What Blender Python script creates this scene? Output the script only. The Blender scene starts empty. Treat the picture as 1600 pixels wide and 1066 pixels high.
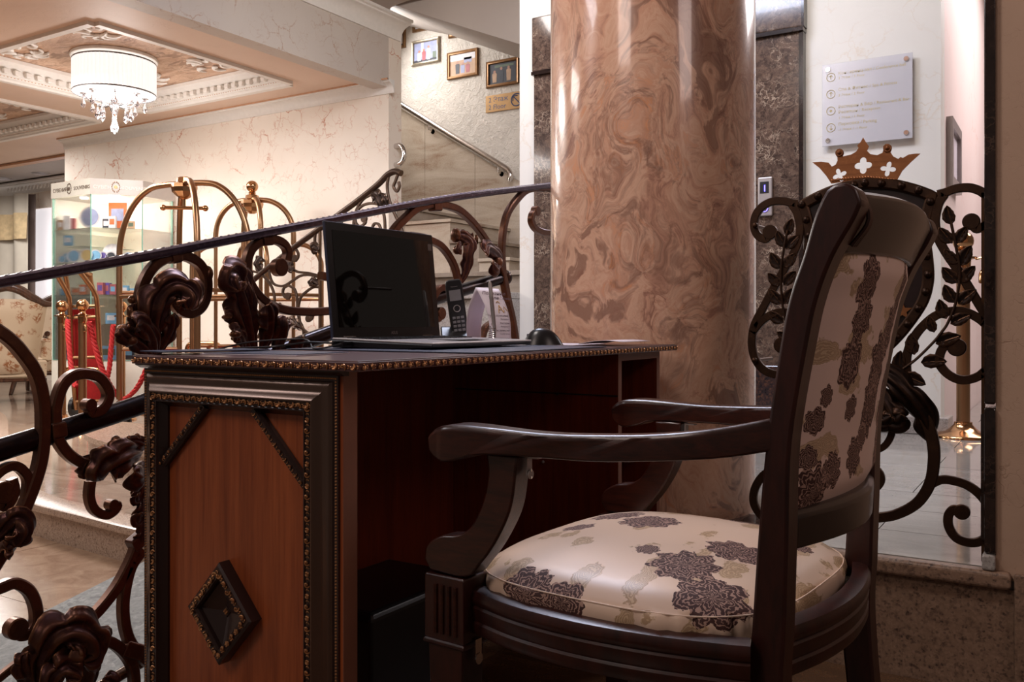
import bpy, bmesh, math, random
from mathutils import Vector, Matrix
import numpy as np
random.seed(7)
C = bpy.context.scene.collection
PI = math.pi
# ------------------------------------------------------------------ camera
TH = math.radians(31.8); F = 1410.0; HZ = 505.0; CZ = 0.81
cT, sT = math.cos(TH), math.sin(TH)
cam_d = bpy.data.cameras.new('camera'); cam = bpy.data.objects.new('camera', cam_d); C.objects.link(cam)
cam.location = (0, 0, CZ); cam.rotation_euler = (PI/2, 0, TH)
cam_d.sensor_width = 36; cam_d.lens = 36*F/1600; cam_d.shift_y = (HZ-533)/1600; cam_d.clip_start = .02
bpy.context.scene.camera = cam
sc = bpy.context.scene
sc.view_settings.view_transform = 'Standard'; sc.view_settings.look = 'None'
sc.view_settings.gamma = 1; sc.view_settings.use_curve_mapping = False
sc.view_settings.exposure = 0.2
w = bpy.data.worlds.new('world'); sc.world = w; w.use_nodes = True
w.node_tree.nodes['Background'].inputs[0].default_value = (.85, .66, .56, 1)
w.node_tree.nodes['Background'].inputs[1].default_value = .10
def area(name, loc, size, power, col, target=None, sy=None):
    l = bpy.data.lights.new(name, 'AREA'); l.energy = power; l.color = col; l.size = size
    if sy: l.shape = 'RECTANGLE'; l.size_y = sy
    o = bpy.data.objects.new(name, l); C.objects.link(o); o.location = loc
    if target is not None:
        o.rotation_euler = (Vector(target)-Vector(loc)).to_track_quat('-Z', 'Y').to_euler()
    return o
area('hall_ceiling_light', (-2.05, 3.0, 3.2), .9, 60, (.74, .80, 1))
area('hall_front_light', (-.9, 3.3, 3.2), .6, 26, (1, .95, .92), (-1.0, 4.8, 1.6))
area('frame_highlight_fill', (-4.4, -.7, 3.2), 1.1, 34, (.96, .95, 1))  # added out of view so the glossy desk frame catches a highlight
area('column_fill', (-1.7, 1.0, 3.15), .5, 36, (1, .90, .86), (-1.05, 2.5, 1.9))  # extra lamp added to brighten the column from the desk side
area('corridor_light', (.7, 6.2, 3.2), 1.8, 85, (1, .91, .92))
area('stair_light', (-3.1, 3.9, 3.2), .6, 22, (1, .94, .90), (-3.9, 6.0, 1.2))
area('stair_well_light', (-5.15, 6.0, 3.3), .6, 13, (1, .97, .95), (-3.8, 6.5, 2.2))
area('lobby_light', (-6.6, 2.9, 2.68), 1.0, 135, (1, .95, .90))
area('lobby_light_far', (-9.6, 4.6, 2.66), 1.2, 38, (1, .95, .91))
area('far_lobby_fill', (-11.6, 5.9, 2.66), 1.0, 45, (1, .96, .92))  # fill added to lift the dark curtain end of the lobby
area('lobby_entrance_light', (-5.4, .8, 2.62), 1.0, 34, (1, .94, .90))
area('foreground_fill', (-1.4, -1.2, 2.9), .9, 17, (1, .82, .74), (-1.1, 1.0, .5))  # warm fill added behind the camera, enlarged to spread the desk frame gloss
area('kneehole_fill', (1.5, .9, 2.4), .7, 7, (1, .78, .72), (-.2, 1.6, .6))  # unseen fill added to lighten the kneehole under the desk

# ------------------------------------------------------------------ projection helpers (place things at real points)
fw = Vector((-sT, cT, 0)); rt = Vector((cT, sT, 0)); up = Vector((0, 0, 1)); EYE = Vector((0, 0, CZ))
def ray(px, py): return fw + rt*((px-800)/F) + up*((HZ-py)/F)
def on_x(px, py, X): d = ray(px, py); return EYE + d*(X/d.x)
def on_y(px, py, Y): d = ray(px, py); return EYE + d*(Y/d.y)
def on_z(px, py, Z): d = ray(px, py); return EYE + d*((Z-CZ)/d.z)
def at_d(px, py, dd): return EYE + ray(px, py)*dd

# ------------------------------------------------------------------ materials
def newmat(name):
    m = bpy.data.materials.new(name); m.use_nodes = True
    return m, m.node_tree, m.node_tree.nodes['Principled BSDF']
def srgb(r, g, b):
    f = lambda c: (c/255/12.92) if c/255 <= .04045 else ((c/255+.055)/1.055)**2.4
    return (f(r), f(g), f(b), 1)
def nd(nt, t, ins=None, **kw):
    n = nt.nodes.new(t)
    for k, v in kw.items(): setattr(n, k, v)
    if ins:
        for k, v in ins.items():
            if isinstance(v, bpy.types.NodeSocket): nt.links.new(v, n.inputs[k])
            else: n.inputs[k].default_value = v
    return n
def ramp(nt, fac, stops, interp='LINEAR'):
    r = nt.nodes.new('ShaderNodeValToRGB'); nt.links.new(fac, r.inputs[0]); r.color_ramp.interpolation = interp
    e = r.color_ramp.elements
    while len(e) < len(stops): e.new(.5)
    for i, (p, c) in enumerate(stops): e[i].position = p; e[i].color = c
    return r.outputs[0]
def mix(nt, f, a, b, mode='MIX'):
    n = nt.nodes.new('ShaderNodeMix'); n.data_type = 'RGBA'; n.blend_type = mode
    for i, v in ((0, f), (6, a), (7, b)):
        if isinstance(v, bpy.types.NodeSocket): nt.links.new(v, n.inputs[i])
        else: n.inputs[i].default_value = v
    return n.outputs[2]
def mth(nt, op, a, b=None, c=None):
    n = nt.nodes.new('ShaderNodeMath'); n.operation = op
    for i, v in enumerate((a, b, c)):
        if v is None: continue
        if isinstance(v, bpy.types.NodeSocket): nt.links.new(v, n.inputs[i])
        else: n.inputs[i].default_value = v
    return n.outputs[0]
def coords(nt, scale=(1, 1, 1), kind='Object'):
    tc = nt.nodes.new('ShaderNodeTexCoord')
    mp = nd(nt, 'ShaderNodeMapping', {'Vector': tc.outputs[kind], 'Scale': scale})
    return mp.outputs[0]
def bump(nt, bsdf, h, s=.3, d=.01):
    b = nd(nt, 'ShaderNodeBump', {'Height': h, 'Strength': s, 'Distance': d}); nt.links.new(b.outputs[0], bsdf.inputs['Normal'])
def wnoise(nt, vec, sc_, det=4, rough=.5, dist=0):
    return nd(nt, 'ShaderNodeTexNoise', {'Vector': vec, 'Scale': sc_, 'Detail': det, 'Roughness': rough, 'Distortion': dist})
def plain(name, col, rough=.5, metal=0, var=.12, nsc=30, spec=.5, coat=0, emis=None, es=0, trans=0, alpha=1):
    m, nt, b = newmat(name)
    n = wnoise(nt, coords(nt), nsc).outputs[0]
    dark = tuple(c*(1-var) for c in col[:3])+(1,)
    lite = tuple(min(1, c*(1+var)) for c in col[:3])+(1,)
    nt.links.new(ramp(nt, n, [(.3, dark), (.7, lite)]), b.inputs['Base Color'])
    b.inputs['Roughness'].default_value = rough; b.inputs['Metallic'].default_value = metal
    b.inputs['Specular IOR Level'].default_value = spec; b.inputs['Coat Weight'].default_value = coat
    b.inputs['Coat Roughness'].default_value = .08
    if emis: b.inputs['Emission Color'].default_value = emis; b.inputs['Emission Strength'].default_value = es
    if trans: b.inputs['Transmission Weight'].default_value = trans
    if alpha < 1: b.inputs['Alpha'].default_value = alpha
    return m
def wood(name, c1, c2, rough=.3, sc_=(18, 18, 1.2), coat=.4, ringmix=.5):
    m, nt, b = newmat(name); v = coords(nt, sc_)
    n1 = wnoise(nt, v, 3.0, 6, .65, .6).outputs[0]
    n2 = wnoise(nt, coords(nt, tuple(s*5 for s in sc_)), 3.0, 3).outputs[0]
    f = mth(nt, 'ADD', mth(nt, 'MULTIPLY', n1, .7), mth(nt, 'MULTIPLY', n2, .3))
    nt.links.new(ramp(nt, f, [(.36, c1), (.5, tuple((a+bb)/2 for a, bb in zip(c1, c2))), (.66, c2)]), b.inputs['Base Color'])
    b.inputs['Roughness'].default_value = rough; b.inputs['Coat Weight'].default_value = coat; b.inputs['Coat Roughness'].default_value = .15
    bump(nt, b, n2, .08, .002); return m
def crackle(name, base, vein, sc_=2.2, base2=None, strength=.7, rough=.55):
    m, nt, b = newmat(name); v = coords(nt)
    nz = wnoise(nt, v, 3.5, 5, .6)
    vv = mix(nt, .16, v, nz.outputs[1], 'LINEAR_LIGHT')
    e1 = nd(nt, 'ShaderNodeTexVoronoi', {'Vector': vv, 'Scale': sc_*1.6}, feature='DISTANCE_TO_EDGE').outputs[0]
    e2 = nd(nt, 'ShaderNodeTexVoronoi', {'Vector': vv, 'Scale': sc_*4.2}, feature='DISTANCE_TO_EDGE').outputs[0]
    patch = wnoise(nt, v, sc_*.9, 3, .55).outputs[0]
    l1 = ramp(nt, e1, [(.0, (1, 1, 1, 1)), (.022, (0, 0, 0, 1))]); l2 = ramp(nt, e2, [(.0, (1, 1, 1, 1)), (.03, (0, 0, 0, 1))])
    pm = ramp(nt, patch, [(.50, (0, 0, 0, 1)), (.64, (1, 1, 1, 1))])
    pm2 = ramp(nt, wnoise(nt, v, sc_*2.5, 3).outputs[0], [(.48, (0, 0, 0, 1)), (.62, (1, 1, 1, 1))])
    f = mth(nt, 'MAXIMUM', mth(nt, 'MULTIPLY', l1, pm), mth(nt, 'MULTIPLY', mth(nt, 'MULTIPLY', l2, pm2), .55))
    f = mth(nt, 'MULTIPLY', f, strength)
    b2 = base2 or tuple(c*.9 for c in base[:3])+(1,)
    bc = mix(nt, ramp(nt, wnoise(nt, v, 1.2, 4).outputs[0], [(.35, (0, 0, 0, 1)), (.7, (1, 1, 1, 1))]), base, b2)
    nt.links.new(mix(nt, f, bc, vein), b.inputs['Base Color'])
    b.inputs['Roughness'].default_value = rough
    h = mth(nt, 'ADD', mth(nt, 'MULTIPLY', wnoise(nt, v, 9, 6, .6, .5).outputs[0], .6), mth(nt, 'MULTIPLY', f, -.5))
    bump(nt, b, h, .25, .01); return m
def granite(name, c1, c2, c3, sc_=220, rough=.25, fine=1.0):
    m, nt, b = newmat(name); v = coords(nt)
    vo = nd(nt, 'ShaderNodeTexVoronoi', {'Vector': v, 'Scale': sc_})
    sep = nd(nt, 'ShaderNodeSeparateColor', {'Color': vo.outputs[1]}).outputs[0]
    n = wnoise(nt, v, sc_*.35, 4, .7).outputs[0]
    a = ramp(nt, sep, [(.0, c3), (.10, c3), (.16, c1), (.6, c1), (.9, c2)])
    b_ = ramp(nt, n, [(.35, c3), (.46, c1), (.7, c2)])
    nt.links.new(mix(nt, .5, a, b_), b.inputs['Base Color']); b.inputs['Roughness'].default_value = rough
    return m
def tilemat(name, c1, c2, c3, rough=.12, sc_=2.5, stretch=(1, 3, 1)):
    m, nt, b = newmat(name); v = coords(nt, stretch)
    n = wnoise(nt, v, sc_, 7, .62, 1.2).outputs[0]
    n2 = wnoise(nt, coords(nt), 160, 2).outputs[0]
    f = mth(nt, 'ADD', mth(nt, 'MULTIPLY', n, .8), mth(nt, 'MULTIPLY', n2, .2))
    oi = nt.nodes.new('ShaderNodeObjectInfo')
    f = mth(nt, 'ADD', f, mth(nt, 'MULTIPLY', oi.outputs['Random'], .05))
    nt.links.new(ramp(nt, f, [(.34, c3), (.48, c1), (.66, c2)]), b.inputs['Base Color']); b.inputs['Roughness'].default_value = rough
    return m
def swirl(name, cols, sc_=1.4, rough=.2, coat=.6, vs=(1, 1, 1)):
    m, nt, b = newmat(name); v = coords(nt, vs)
    n0 = wnoise(nt, v, sc_*1.3, 3, .5)
    v1 = mix(nt, .55, v, n0.outputs[1], 'LINEAR_LIGHT')
    n1 = wnoise(nt, v1, sc_*1.6, 5, .55, 1.6)
    v2 = mix(nt, .35, v1, n1.outputs[1], 'LINEAR_LIGHT')
    n2 = wnoise(nt, v2, sc_*2.2, 6, .6, 1.2).outputs[0]
    n3 = wnoise(nt, v1, sc_*3.5, 6, .62, 2.5).outputs[0]
    base = ramp(nt, n2, [(.30, cols[0]), (.42, cols[1]), (.52, cols[2]), (.60, cols[1]), (.72, cols[3])])
    line = ramp(nt, mth(nt, 'ABSOLUTE', mth(nt, 'SUBTRACT', n3, .5)), [(0, (1, 1, 1, 1)), (.03, (.45, .45, .45, 1)), (.08, (0, 0, 0, 1))])
    msk = ramp(nt, n1.outputs[0], [(.45, (0, 0, 0, 1)), (.6, (1, 1, 1, 1))])
    col = mix(nt, mth(nt, 'MULTIPLY', mth(nt, 'MULTIPLY', line, msk), .5), base, cols[4])
    blot = ramp(nt, wnoise(nt, v2, sc_*1.5, 3, .5).outputs[0], [(.555, (0, 0, 0, 1)), (.60, (1, 1, 1, 1))])
    col = mix(nt, mth(nt, 'MULTIPLY', blot, .62), col, cols[4])
    nt.links.new(col, b.inputs['Base Color'])
    b.inputs['Roughness'].default_value = rough; b.inputs['Coat Weight'].default_value = coat; b.inputs['Coat Roughness'].default_value = .06
    return m
def stone_dark(name, c1, c2, c3, rough=.12):
    m, nt, b = newmat(name); v = coords(nt)
    nz = wnoise(nt, v, 4, 6, .6)
    vv = mix(nt, .3, v, nz.outputs[1], 'LINEAR_LIGHT')
    e = nd(nt, 'ShaderNodeTexVoronoi', {'Vector': vv, 'Scale': 16}, feature='DISTANCE_TO_EDGE').outputs[0]
    ln = ramp(nt, e, [(0, (1, 1, 1, 1)), (.06, (0, 0, 0, 1))])
    ln = mth(nt, 'MULTIPLY', ln, ramp(nt, wnoise(nt, v, 7, 3).outputs[0], [(.45, (0, 0, 0, 1)), (.65, (1, 1, 1, 1))]))
    base = ramp(nt, wnoise(nt, vv, 22, 5, .7).outputs[0], [(.35, c1), (.62, c2)])
    nt.links.new(mix(nt, mth(nt, 'MULTIPLY', ln, .8), base, c3), b.inputs['Base Color']); b.inputs['Roughness'].default_value = rough
    b.inputs['Coat Weight'].default_value = .3
    return m
def iron_mat(name, dark, bronze, amount=.5, rough=.38):
    m, nt, b = newmat(name); v = coords(nt)
    n = wnoise(nt, coords(nt, (1, 1, 1)), 45, 5, .7, .8).outputs[0]
    g = nt.nodes.new('ShaderNodeNewGeometry')
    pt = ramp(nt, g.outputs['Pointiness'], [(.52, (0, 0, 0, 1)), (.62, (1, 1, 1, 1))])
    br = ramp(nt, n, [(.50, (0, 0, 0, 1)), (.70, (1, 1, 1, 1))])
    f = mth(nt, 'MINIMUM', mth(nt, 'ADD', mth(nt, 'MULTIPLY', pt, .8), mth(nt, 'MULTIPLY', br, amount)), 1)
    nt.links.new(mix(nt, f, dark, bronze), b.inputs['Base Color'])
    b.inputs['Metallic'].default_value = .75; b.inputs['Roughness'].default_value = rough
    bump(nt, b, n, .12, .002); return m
MT = {}
MT['cream'] = crackle('cream_crackle_plaster', srgb(242, 232, 220), srgb(190, 108, 58), 2.3, srgb(232, 220, 206), 1.0)
MT['white_plaster'] = crackle('white_crackle_plaster', srgb(226, 222, 214), srgb(196, 160, 110), 1.4, srgb(214, 210, 204), .5)
MT['pink_plaster'] = crackle('pink_plaster', srgb(232, 212, 206), srgb(214, 160, 140), 1.6, srgb(228, 206, 200), .4)
MT['brown_plaster'] = crackle('beige_crackle_plaster', srgb(176, 146, 124), srgb(120, 86, 64), 9, srgb(166, 136, 114), .5)
MT['ceil'] = crackle('lobby_ceiling_plaster', srgb(226, 200, 180), srgb(196, 164, 138), 4, srgb(216, 188, 168), .3)
MT['ceil_hall'] = plain('hall_ceiling_plaster', srgb(170, 160, 152), .7, var=.04, nsc=3)
MT['beam'] = crackle('beam_crackle_plaster', srgb(206, 196, 186), srgb(166, 120, 84), 3.0, srgb(196, 186, 178), .7)
MT['white'] = plain('white_moulding_paint', srgb(232, 228, 222), .5, var=.03)
MT['gilt'] = plain('gilt_line_paint', srgb(196, 150, 116), .45, var=.1)
MT['coffer'] = swirl('coffer_swirl_paint', [srgb(170, 130, 104), srgb(200, 162, 134), srgb(220, 188, 162), srgb(150, 112, 90), srgb(126, 88, 66)], 1.2, .5, .1, (1, 3, 1))
MT['column'] = swirl('column_swirl_plaster', [srgb(168, 122, 104), srgb(208, 160, 134), srgb(220, 178, 152), srgb(222, 156, 114), srgb(108, 68, 58)], 1.8, .22, .7, (1, 1, .8))
MT['marble_dark'] = stone_dark('dark_emperador_marble', srgb(52, 40, 36), srgb(104, 84, 72), srgb(190, 170, 150))
MT['marble_trim'] = stone_dark('black_brown_marble', srgb(22, 16, 15), srgb(44, 32, 28), srgb(80, 62, 52))
MT['red_granite'] = granite('brown_black_granite', srgb(44, 34, 36), srgb(92, 60, 46), srgb(22, 22, 26), 120, .12)
MT['pfloor'] = tilemat('grey_polished_tile', srgb(138, 134, 128), srgb(154, 150, 144), srgb(124, 120, 114), .07, 3)
MT['lfloor'] = tilemat('beige_polished_tile', srgb(146, 124, 108), srgb(176, 156, 138), srgb(112, 88, 74), .10, 1.6)
MT['lowfloor'] = tilemat('tan_marble_slab', srgb(148, 120, 98), srgb(164, 138, 114), srgb(132, 104, 84), .16, 9, (1, 1, 1))
MT['step'] = granite('pinkish_beige_granite', srgb(158, 134, 116), srgb(178, 156, 138), srgb(96, 72, 58), 200, .25)
MT['riser'] = granite('brown_speckled_granite', srgb(128, 102, 84), srgb(150, 122, 102), srgb(58, 42, 36), 190, .4)
MT['ramp'] = granite('grey_rough_granite', srgb(88, 87, 82), srgb(128, 126, 120), srgb(46, 44, 42), 110, .6)
MT['skirt'] = granite('light_grey_granite', srgb(158, 150, 144), srgb(178, 172, 166), srgb(96, 88, 84), 230, .3)
MT['nfloor'] = tilemat('dark_brown_tile', srgb(84, 60, 42), srgb(104, 76, 54), srgb(66, 46, 34), .25, 3)
MT['clad'] = tilemat('beige_veined_marble', srgb(176, 160, 142), srgb(196, 182, 166), srgb(134, 100, 78), .22, 1.3, (1, 1, 4))
MT['clad_dark'] = tilemat('greige_veined_marble', srgb(142, 128, 114), srgb(164, 150, 136), srgb(120, 100, 86), .2, 1.8, (1, 1, 4))
MT['stucco'] = None
m, nt, b = newmat('relief_stucco'); v = coords(nt)
nz = wnoise(nt, v, 3, 5, .6); vv = mix(nt, .4, v, nz.outputs[1], 'LINEAR_LIGHT')
n1 = wnoise(nt, vv, 7, 5, .55, 1.5).outputs[0]
nt.links.new(ramp(nt, n1, [(.3, srgb(204, 196, 186)), (.7, srgb(222, 214, 204))]), b.inputs['Base Color'])
bump(nt, b, n1, .55, .05); b.inputs['Roughness'].default_value = .6; MT['stucco'] = m
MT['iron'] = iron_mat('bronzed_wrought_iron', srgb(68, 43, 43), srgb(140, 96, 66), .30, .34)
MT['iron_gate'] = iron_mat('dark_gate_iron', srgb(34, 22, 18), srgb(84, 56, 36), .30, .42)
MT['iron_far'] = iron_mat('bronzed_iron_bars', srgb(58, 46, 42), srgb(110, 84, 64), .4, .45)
MT['rail'] = iron_mat('handrail_iron_blue_sheen', srgb(66, 54, 70), srgb(130, 116, 130), .45, .24)  # blue-grey cast in the base colour stands in for a bluish reflection
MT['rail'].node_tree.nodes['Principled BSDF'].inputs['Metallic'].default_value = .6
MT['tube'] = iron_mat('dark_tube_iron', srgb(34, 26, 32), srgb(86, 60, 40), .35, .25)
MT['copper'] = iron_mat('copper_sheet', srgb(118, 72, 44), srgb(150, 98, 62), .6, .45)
MT['shield'] = plain('dark_maroon_enamel', srgb(34, 18, 18), .3, var=.2)
MT['brass'] = plain('polished_brass', srgb(196, 150, 108), .16, 1, .06, 8)
MT['brass2'] = plain('brushed_brass', srgb(160, 122, 90), .32, 1, .08, 8)
MT['chrome'] = plain('chrome_steel', srgb(214, 208, 204), .14, 1, .03)
MT['wood_chair'] = wood('dark_wenge_wood', srgb(32, 11, 9), srgb(60, 23, 17), .36, (10, 10, 2.5), .10)
MT['wood_arm'] = wood('dark_walnut_arm', srgb(28, 10, 8), srgb(66, 28, 18), .30, (20, 3, 20), .25)
MT['wood_back'] = plain('dark_lacquered_wood', srgb(44, 34, 30), .30, var=.1, coat=.2)
MT['wood_panel'] = wood('reddish_cherry_laminate', srgb(128, 60, 30), srgb(172, 90, 48), .35, (14, 14, .7), .15)
MT['wood_dark'] = wood('dark_mahogany_laminate', srgb(92, 32, 20), srgb(124, 50, 28), .35, (14, 14, .7), .2)
MT['wood_edge'] = plain('brown_edge_band', srgb(128, 80, 60), .5, var=.05)
MT['wood_top'] = wood('dark_desk_top', srgb(66, 40, 42), srgb(96, 62, 60), .32, (4, 24, 24), .2)
MT['frame_dark'] = plain('dark_bronze_lacquer', srgb(50, 34, 32), .3, .25, .15, 12, coat=.3)
MT['frame_gloss'] = plain('bronze_gloss_moulding', srgb(112, 92, 82), .26, .85, .1, 6)
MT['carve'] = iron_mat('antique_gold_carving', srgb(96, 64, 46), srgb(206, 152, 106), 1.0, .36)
MT['black'] = plain('black_plastic', srgb(22, 20, 22), .3, var=.1)
MT['black_matt'] = plain('black_matt', srgb(12, 12, 14), .7, var=.1)
MT['screen'] = plain('black_glass', srgb(6, 6, 7), .03, var=0, spec=.8)
MT['silver'] = plain('silver_plastic', srgb(168, 160, 158), .3, .5, .03)
MT['blue_pad'] = plain('navy_leather', srgb(40, 44, 66), .45, var=.15, nsc=200)
MT['paper'] = plain('lilac_white_paper', srgb(216, 204, 212), .6, var=.03)
MT['ink'] = plain('dark_print_ink', srgb(84, 62, 74), .6, var=.05)
MT['ink_gold'] = plain('golden_print', srgb(196, 156, 96), .5, var=.05)
MT['signgold'] = plain('pale_gold_lettering', srgb(176, 160, 112), .5, var=.05)
MT['shade'] = plain('pleated_white_shade', srgb(206, 200, 196), .8, emis=(1, .95, .92, 1), es=.72)
MT['lampglow'] = plain('lamp_glow', srgb(255, 250, 240), .5, emis=(1, .93, .82, 1), es=14)
MT['grey_metal'] = plain('grey_painted_metal', srgb(120, 118, 120), .35, .3, .05)
MT['red'] = plain('red_velvet', srgb(158, 16, 18), .75, var=.15, nsc=60)
MT['white_mdf'] = plain('white_cabinet_panel', srgb(226, 222, 210), .35, var=.03)
MT['grey_fascia'] = plain('silver_grey_panel', srgb(186, 178, 172), .35, var=.03)
MT['dark_wood2'] = wood('dark_brown_sofa_wood', srgb(44, 24, 16), srgb(84, 50, 32), .25)
MT['curtain'] = plain('beige_curtain', srgb(206, 198, 184), .8, var=.08, nsc=4)
MT['curtain_dark'] = plain('taupe_curtain', srgb(112, 96, 92), .8, var=.08, nsc=4)
MT['skyglow'] = plain('daylit_blind', srgb(232, 226, 228), .8, emis=(.95, .92, .96, 1), es=.55)
def glassmat(name, tint, gl=.10, rough=.02, tr=None):
    m = bpy.data.materials.new(name); m.use_nodes = True; nt = m.node_tree; out = nt.nodes['Material Output']; nt.nodes.remove(nt.nodes['Principled BSDF'])
    nz = wnoise(nt, coords(nt), 3).outputs[0]
    col = ramp(nt, nz, [(.3, tint), (.7, tuple(min(1, c*1.02) for c in tint[:3])+(1,))])
    t = nd(nt, 'ShaderNodeBsdfTransparent', {'Color': col}); g = nd(nt, 'ShaderNodeBsdfGlossy', {'Color': (1, 1, 1, 1), 'Roughness': rough})
    fz = nd(nt, 'ShaderNodeFresnel', {'IOR': 1.45}).outputs[0]
    f = mth(nt, 'MINIMUM', mth(nt, 'ADD', mth(nt, 'MULTIPLY', fz, .8), gl*.3), 1)
    mx = nt.nodes.new('ShaderNodeMixShader'); nt.links.new(f, mx.inputs[0]); nt.links.new(t.outputs[0], mx.inputs[1]); nt.links.new(g.outputs[0], mx.inputs[2]); nt.links.new(mx.outputs[0], out.inputs[0])
    return m
MT['glass'] = glassmat('cabinet_glass', srgb(254, 255, 254), .05)
MT['glass_edge'] = plain('green_glass_edge', srgb(130, 184, 168), .2, var=.1)
MT['glass_shelf'] = glassmat('shelf_glass', srgb(248, 252, 250), .15)
MT['crystal'] = glassmat('crystal_drop', srgb(236, 232, 234), 1.2, .03)
m, nt, b = newmat('frosted_acrylic')
nt.links.new(ramp(nt, wnoise(nt, coords(nt), 3).outputs[0], [(.3, srgb(200, 198, 204)), (.7, srgb(208, 206, 212))]), b.inputs['Base Color']); b.inputs['Roughness'].default_value = .25; b.inputs['Alpha'].default_value = .72; MT['plexi'] = m
# damask for sofas
def damask():
    m, nt, b = newmat('gold_damask_fabric'); v = coords(nt)
    nz = wnoise(nt, v, 9, 4, .6); vv = mix(nt, .10, v, nz.outputs[1], 'LINEAR_LIGHT')
    vo = nd(nt, 'ShaderNodeTexVoronoi', {'Vector': vv, 'Scale': 6.0, 'Randomness': .35}).outputs[0]
    n2 = wnoise(nt, vv, 34, 3, .6).outputs[0]
    f = mth(nt, 'MULTIPLY', ramp(nt, vo, [(.36, (1, 1, 1, 1)), (.48, (0, 0, 0, 1))]), ramp(nt, n2, [(.46, (0, 0, 0, 1)), (.52, (1, 1, 1, 1))]))
    nt.links.new(mix(nt, f, srgb(188, 166, 140), srgb(142, 90, 54)), b.inputs['Base Color']); b.inputs['Roughness'].default_value = .6
    return m
MT['damask'] = damask()
# floral brocade: peonies drawn in polar coordinates round given centres
def peony_group():
    g = bpy.data.node_groups.new('peony', 'ShaderNodeTree'); I = g.interface
    I.new_socket('UV', in_out='INPUT', socket_type='NodeSocketVector'); I.new_socket('Centre', in_out='INPUT', socket_type='NodeSocketVector')
    I.new_socket('Radius', in_out='INPUT', socket_type='NodeSocketFloat'); I.new_socket('Petals', in_out='INPUT', socket_type='NodeSocketFloat')
    I.new_socket('Warp', in_out='INPUT', socket_type='NodeSocketFloat'); I.new_socket('Stretch', in_out='INPUT', socket_type='NodeSocketVector')
    I.new_socket('Mask', in_out='OUTPUT', socket_type='NodeSocketFloat'); I.new_socket('Thread', in_out='OUTPUT', socket_type='NodeSocketFloat')
    gi = g.nodes.new('NodeGroupInput'); go = g.nodes.new('NodeGroupOutput')
    def vm(op, a, b=None):
        n = g.nodes.new('ShaderNodeVectorMath'); n.operation = op; g.links.new(a, n.inputs[0])
        if b is not None: g.links.new(b, n.inputs[1])
        return n
    d = vm('MULTIPLY', vm('SUBTRACT', gi.outputs[0], gi.outputs[1]).outputs[0], gi.outputs[5]).outputs[0]
    ln = vm('LENGTH', d).outputs['Value']
    sx = g.nodes.new('ShaderNodeSeparateXYZ'); g.links.new(d, sx.inputs[0])
    ang = mth(g, 'ARCTAN2', sx.outputs[1], sx.outputs[0])
    r = mth(g, 'DIVIDE', ln, gi.outputs[2])
    pet = mth(g, 'ABSOLUTE', mth(g, 'SINE', mth(g, 'MULTIPLY', ang, gi.outputs[3])))
    pet2 = mth(g, 'SINE', mth(g, 'MULTIPLY', ang, mth(g, 'MULTIPLY', gi.outputs[3], 4)))
    edge = mth(g, 'ADD', mth(g, 'ADD', .74, mth(g, 'ADD', mth(g, 'MULTIPLY', pet, .20), mth(g, 'MULTIPLY', pet2, .04))), mth(g, 'MULTIPLY', gi.outputs[4], .55))
    mask = mth(g, 'LESS_THAN', r, edge)
    q = mth(g, 'ADD', mth(g, 'SUBTRACT', mth(g, 'MULTIPLY', r, 5.5), mth(g, 'ADD', mth(g, 'MULTIPLY', pet, 1.2), mth(g, 'MULTIPLY', pet2, .25))), mth(g, 'MULTIPLY', gi.outputs[4], 4.2))
    fr = mth(g, 'FRACT', q)
    th = mth(g, 'MULTIPLY', mth(g, 'LESS_THAN', fr, .34), mask)
    g.links.new(mask, go.inputs[0]); g.links.new(th, go.inputs[1]); return g
PG = peony_group()
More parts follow.
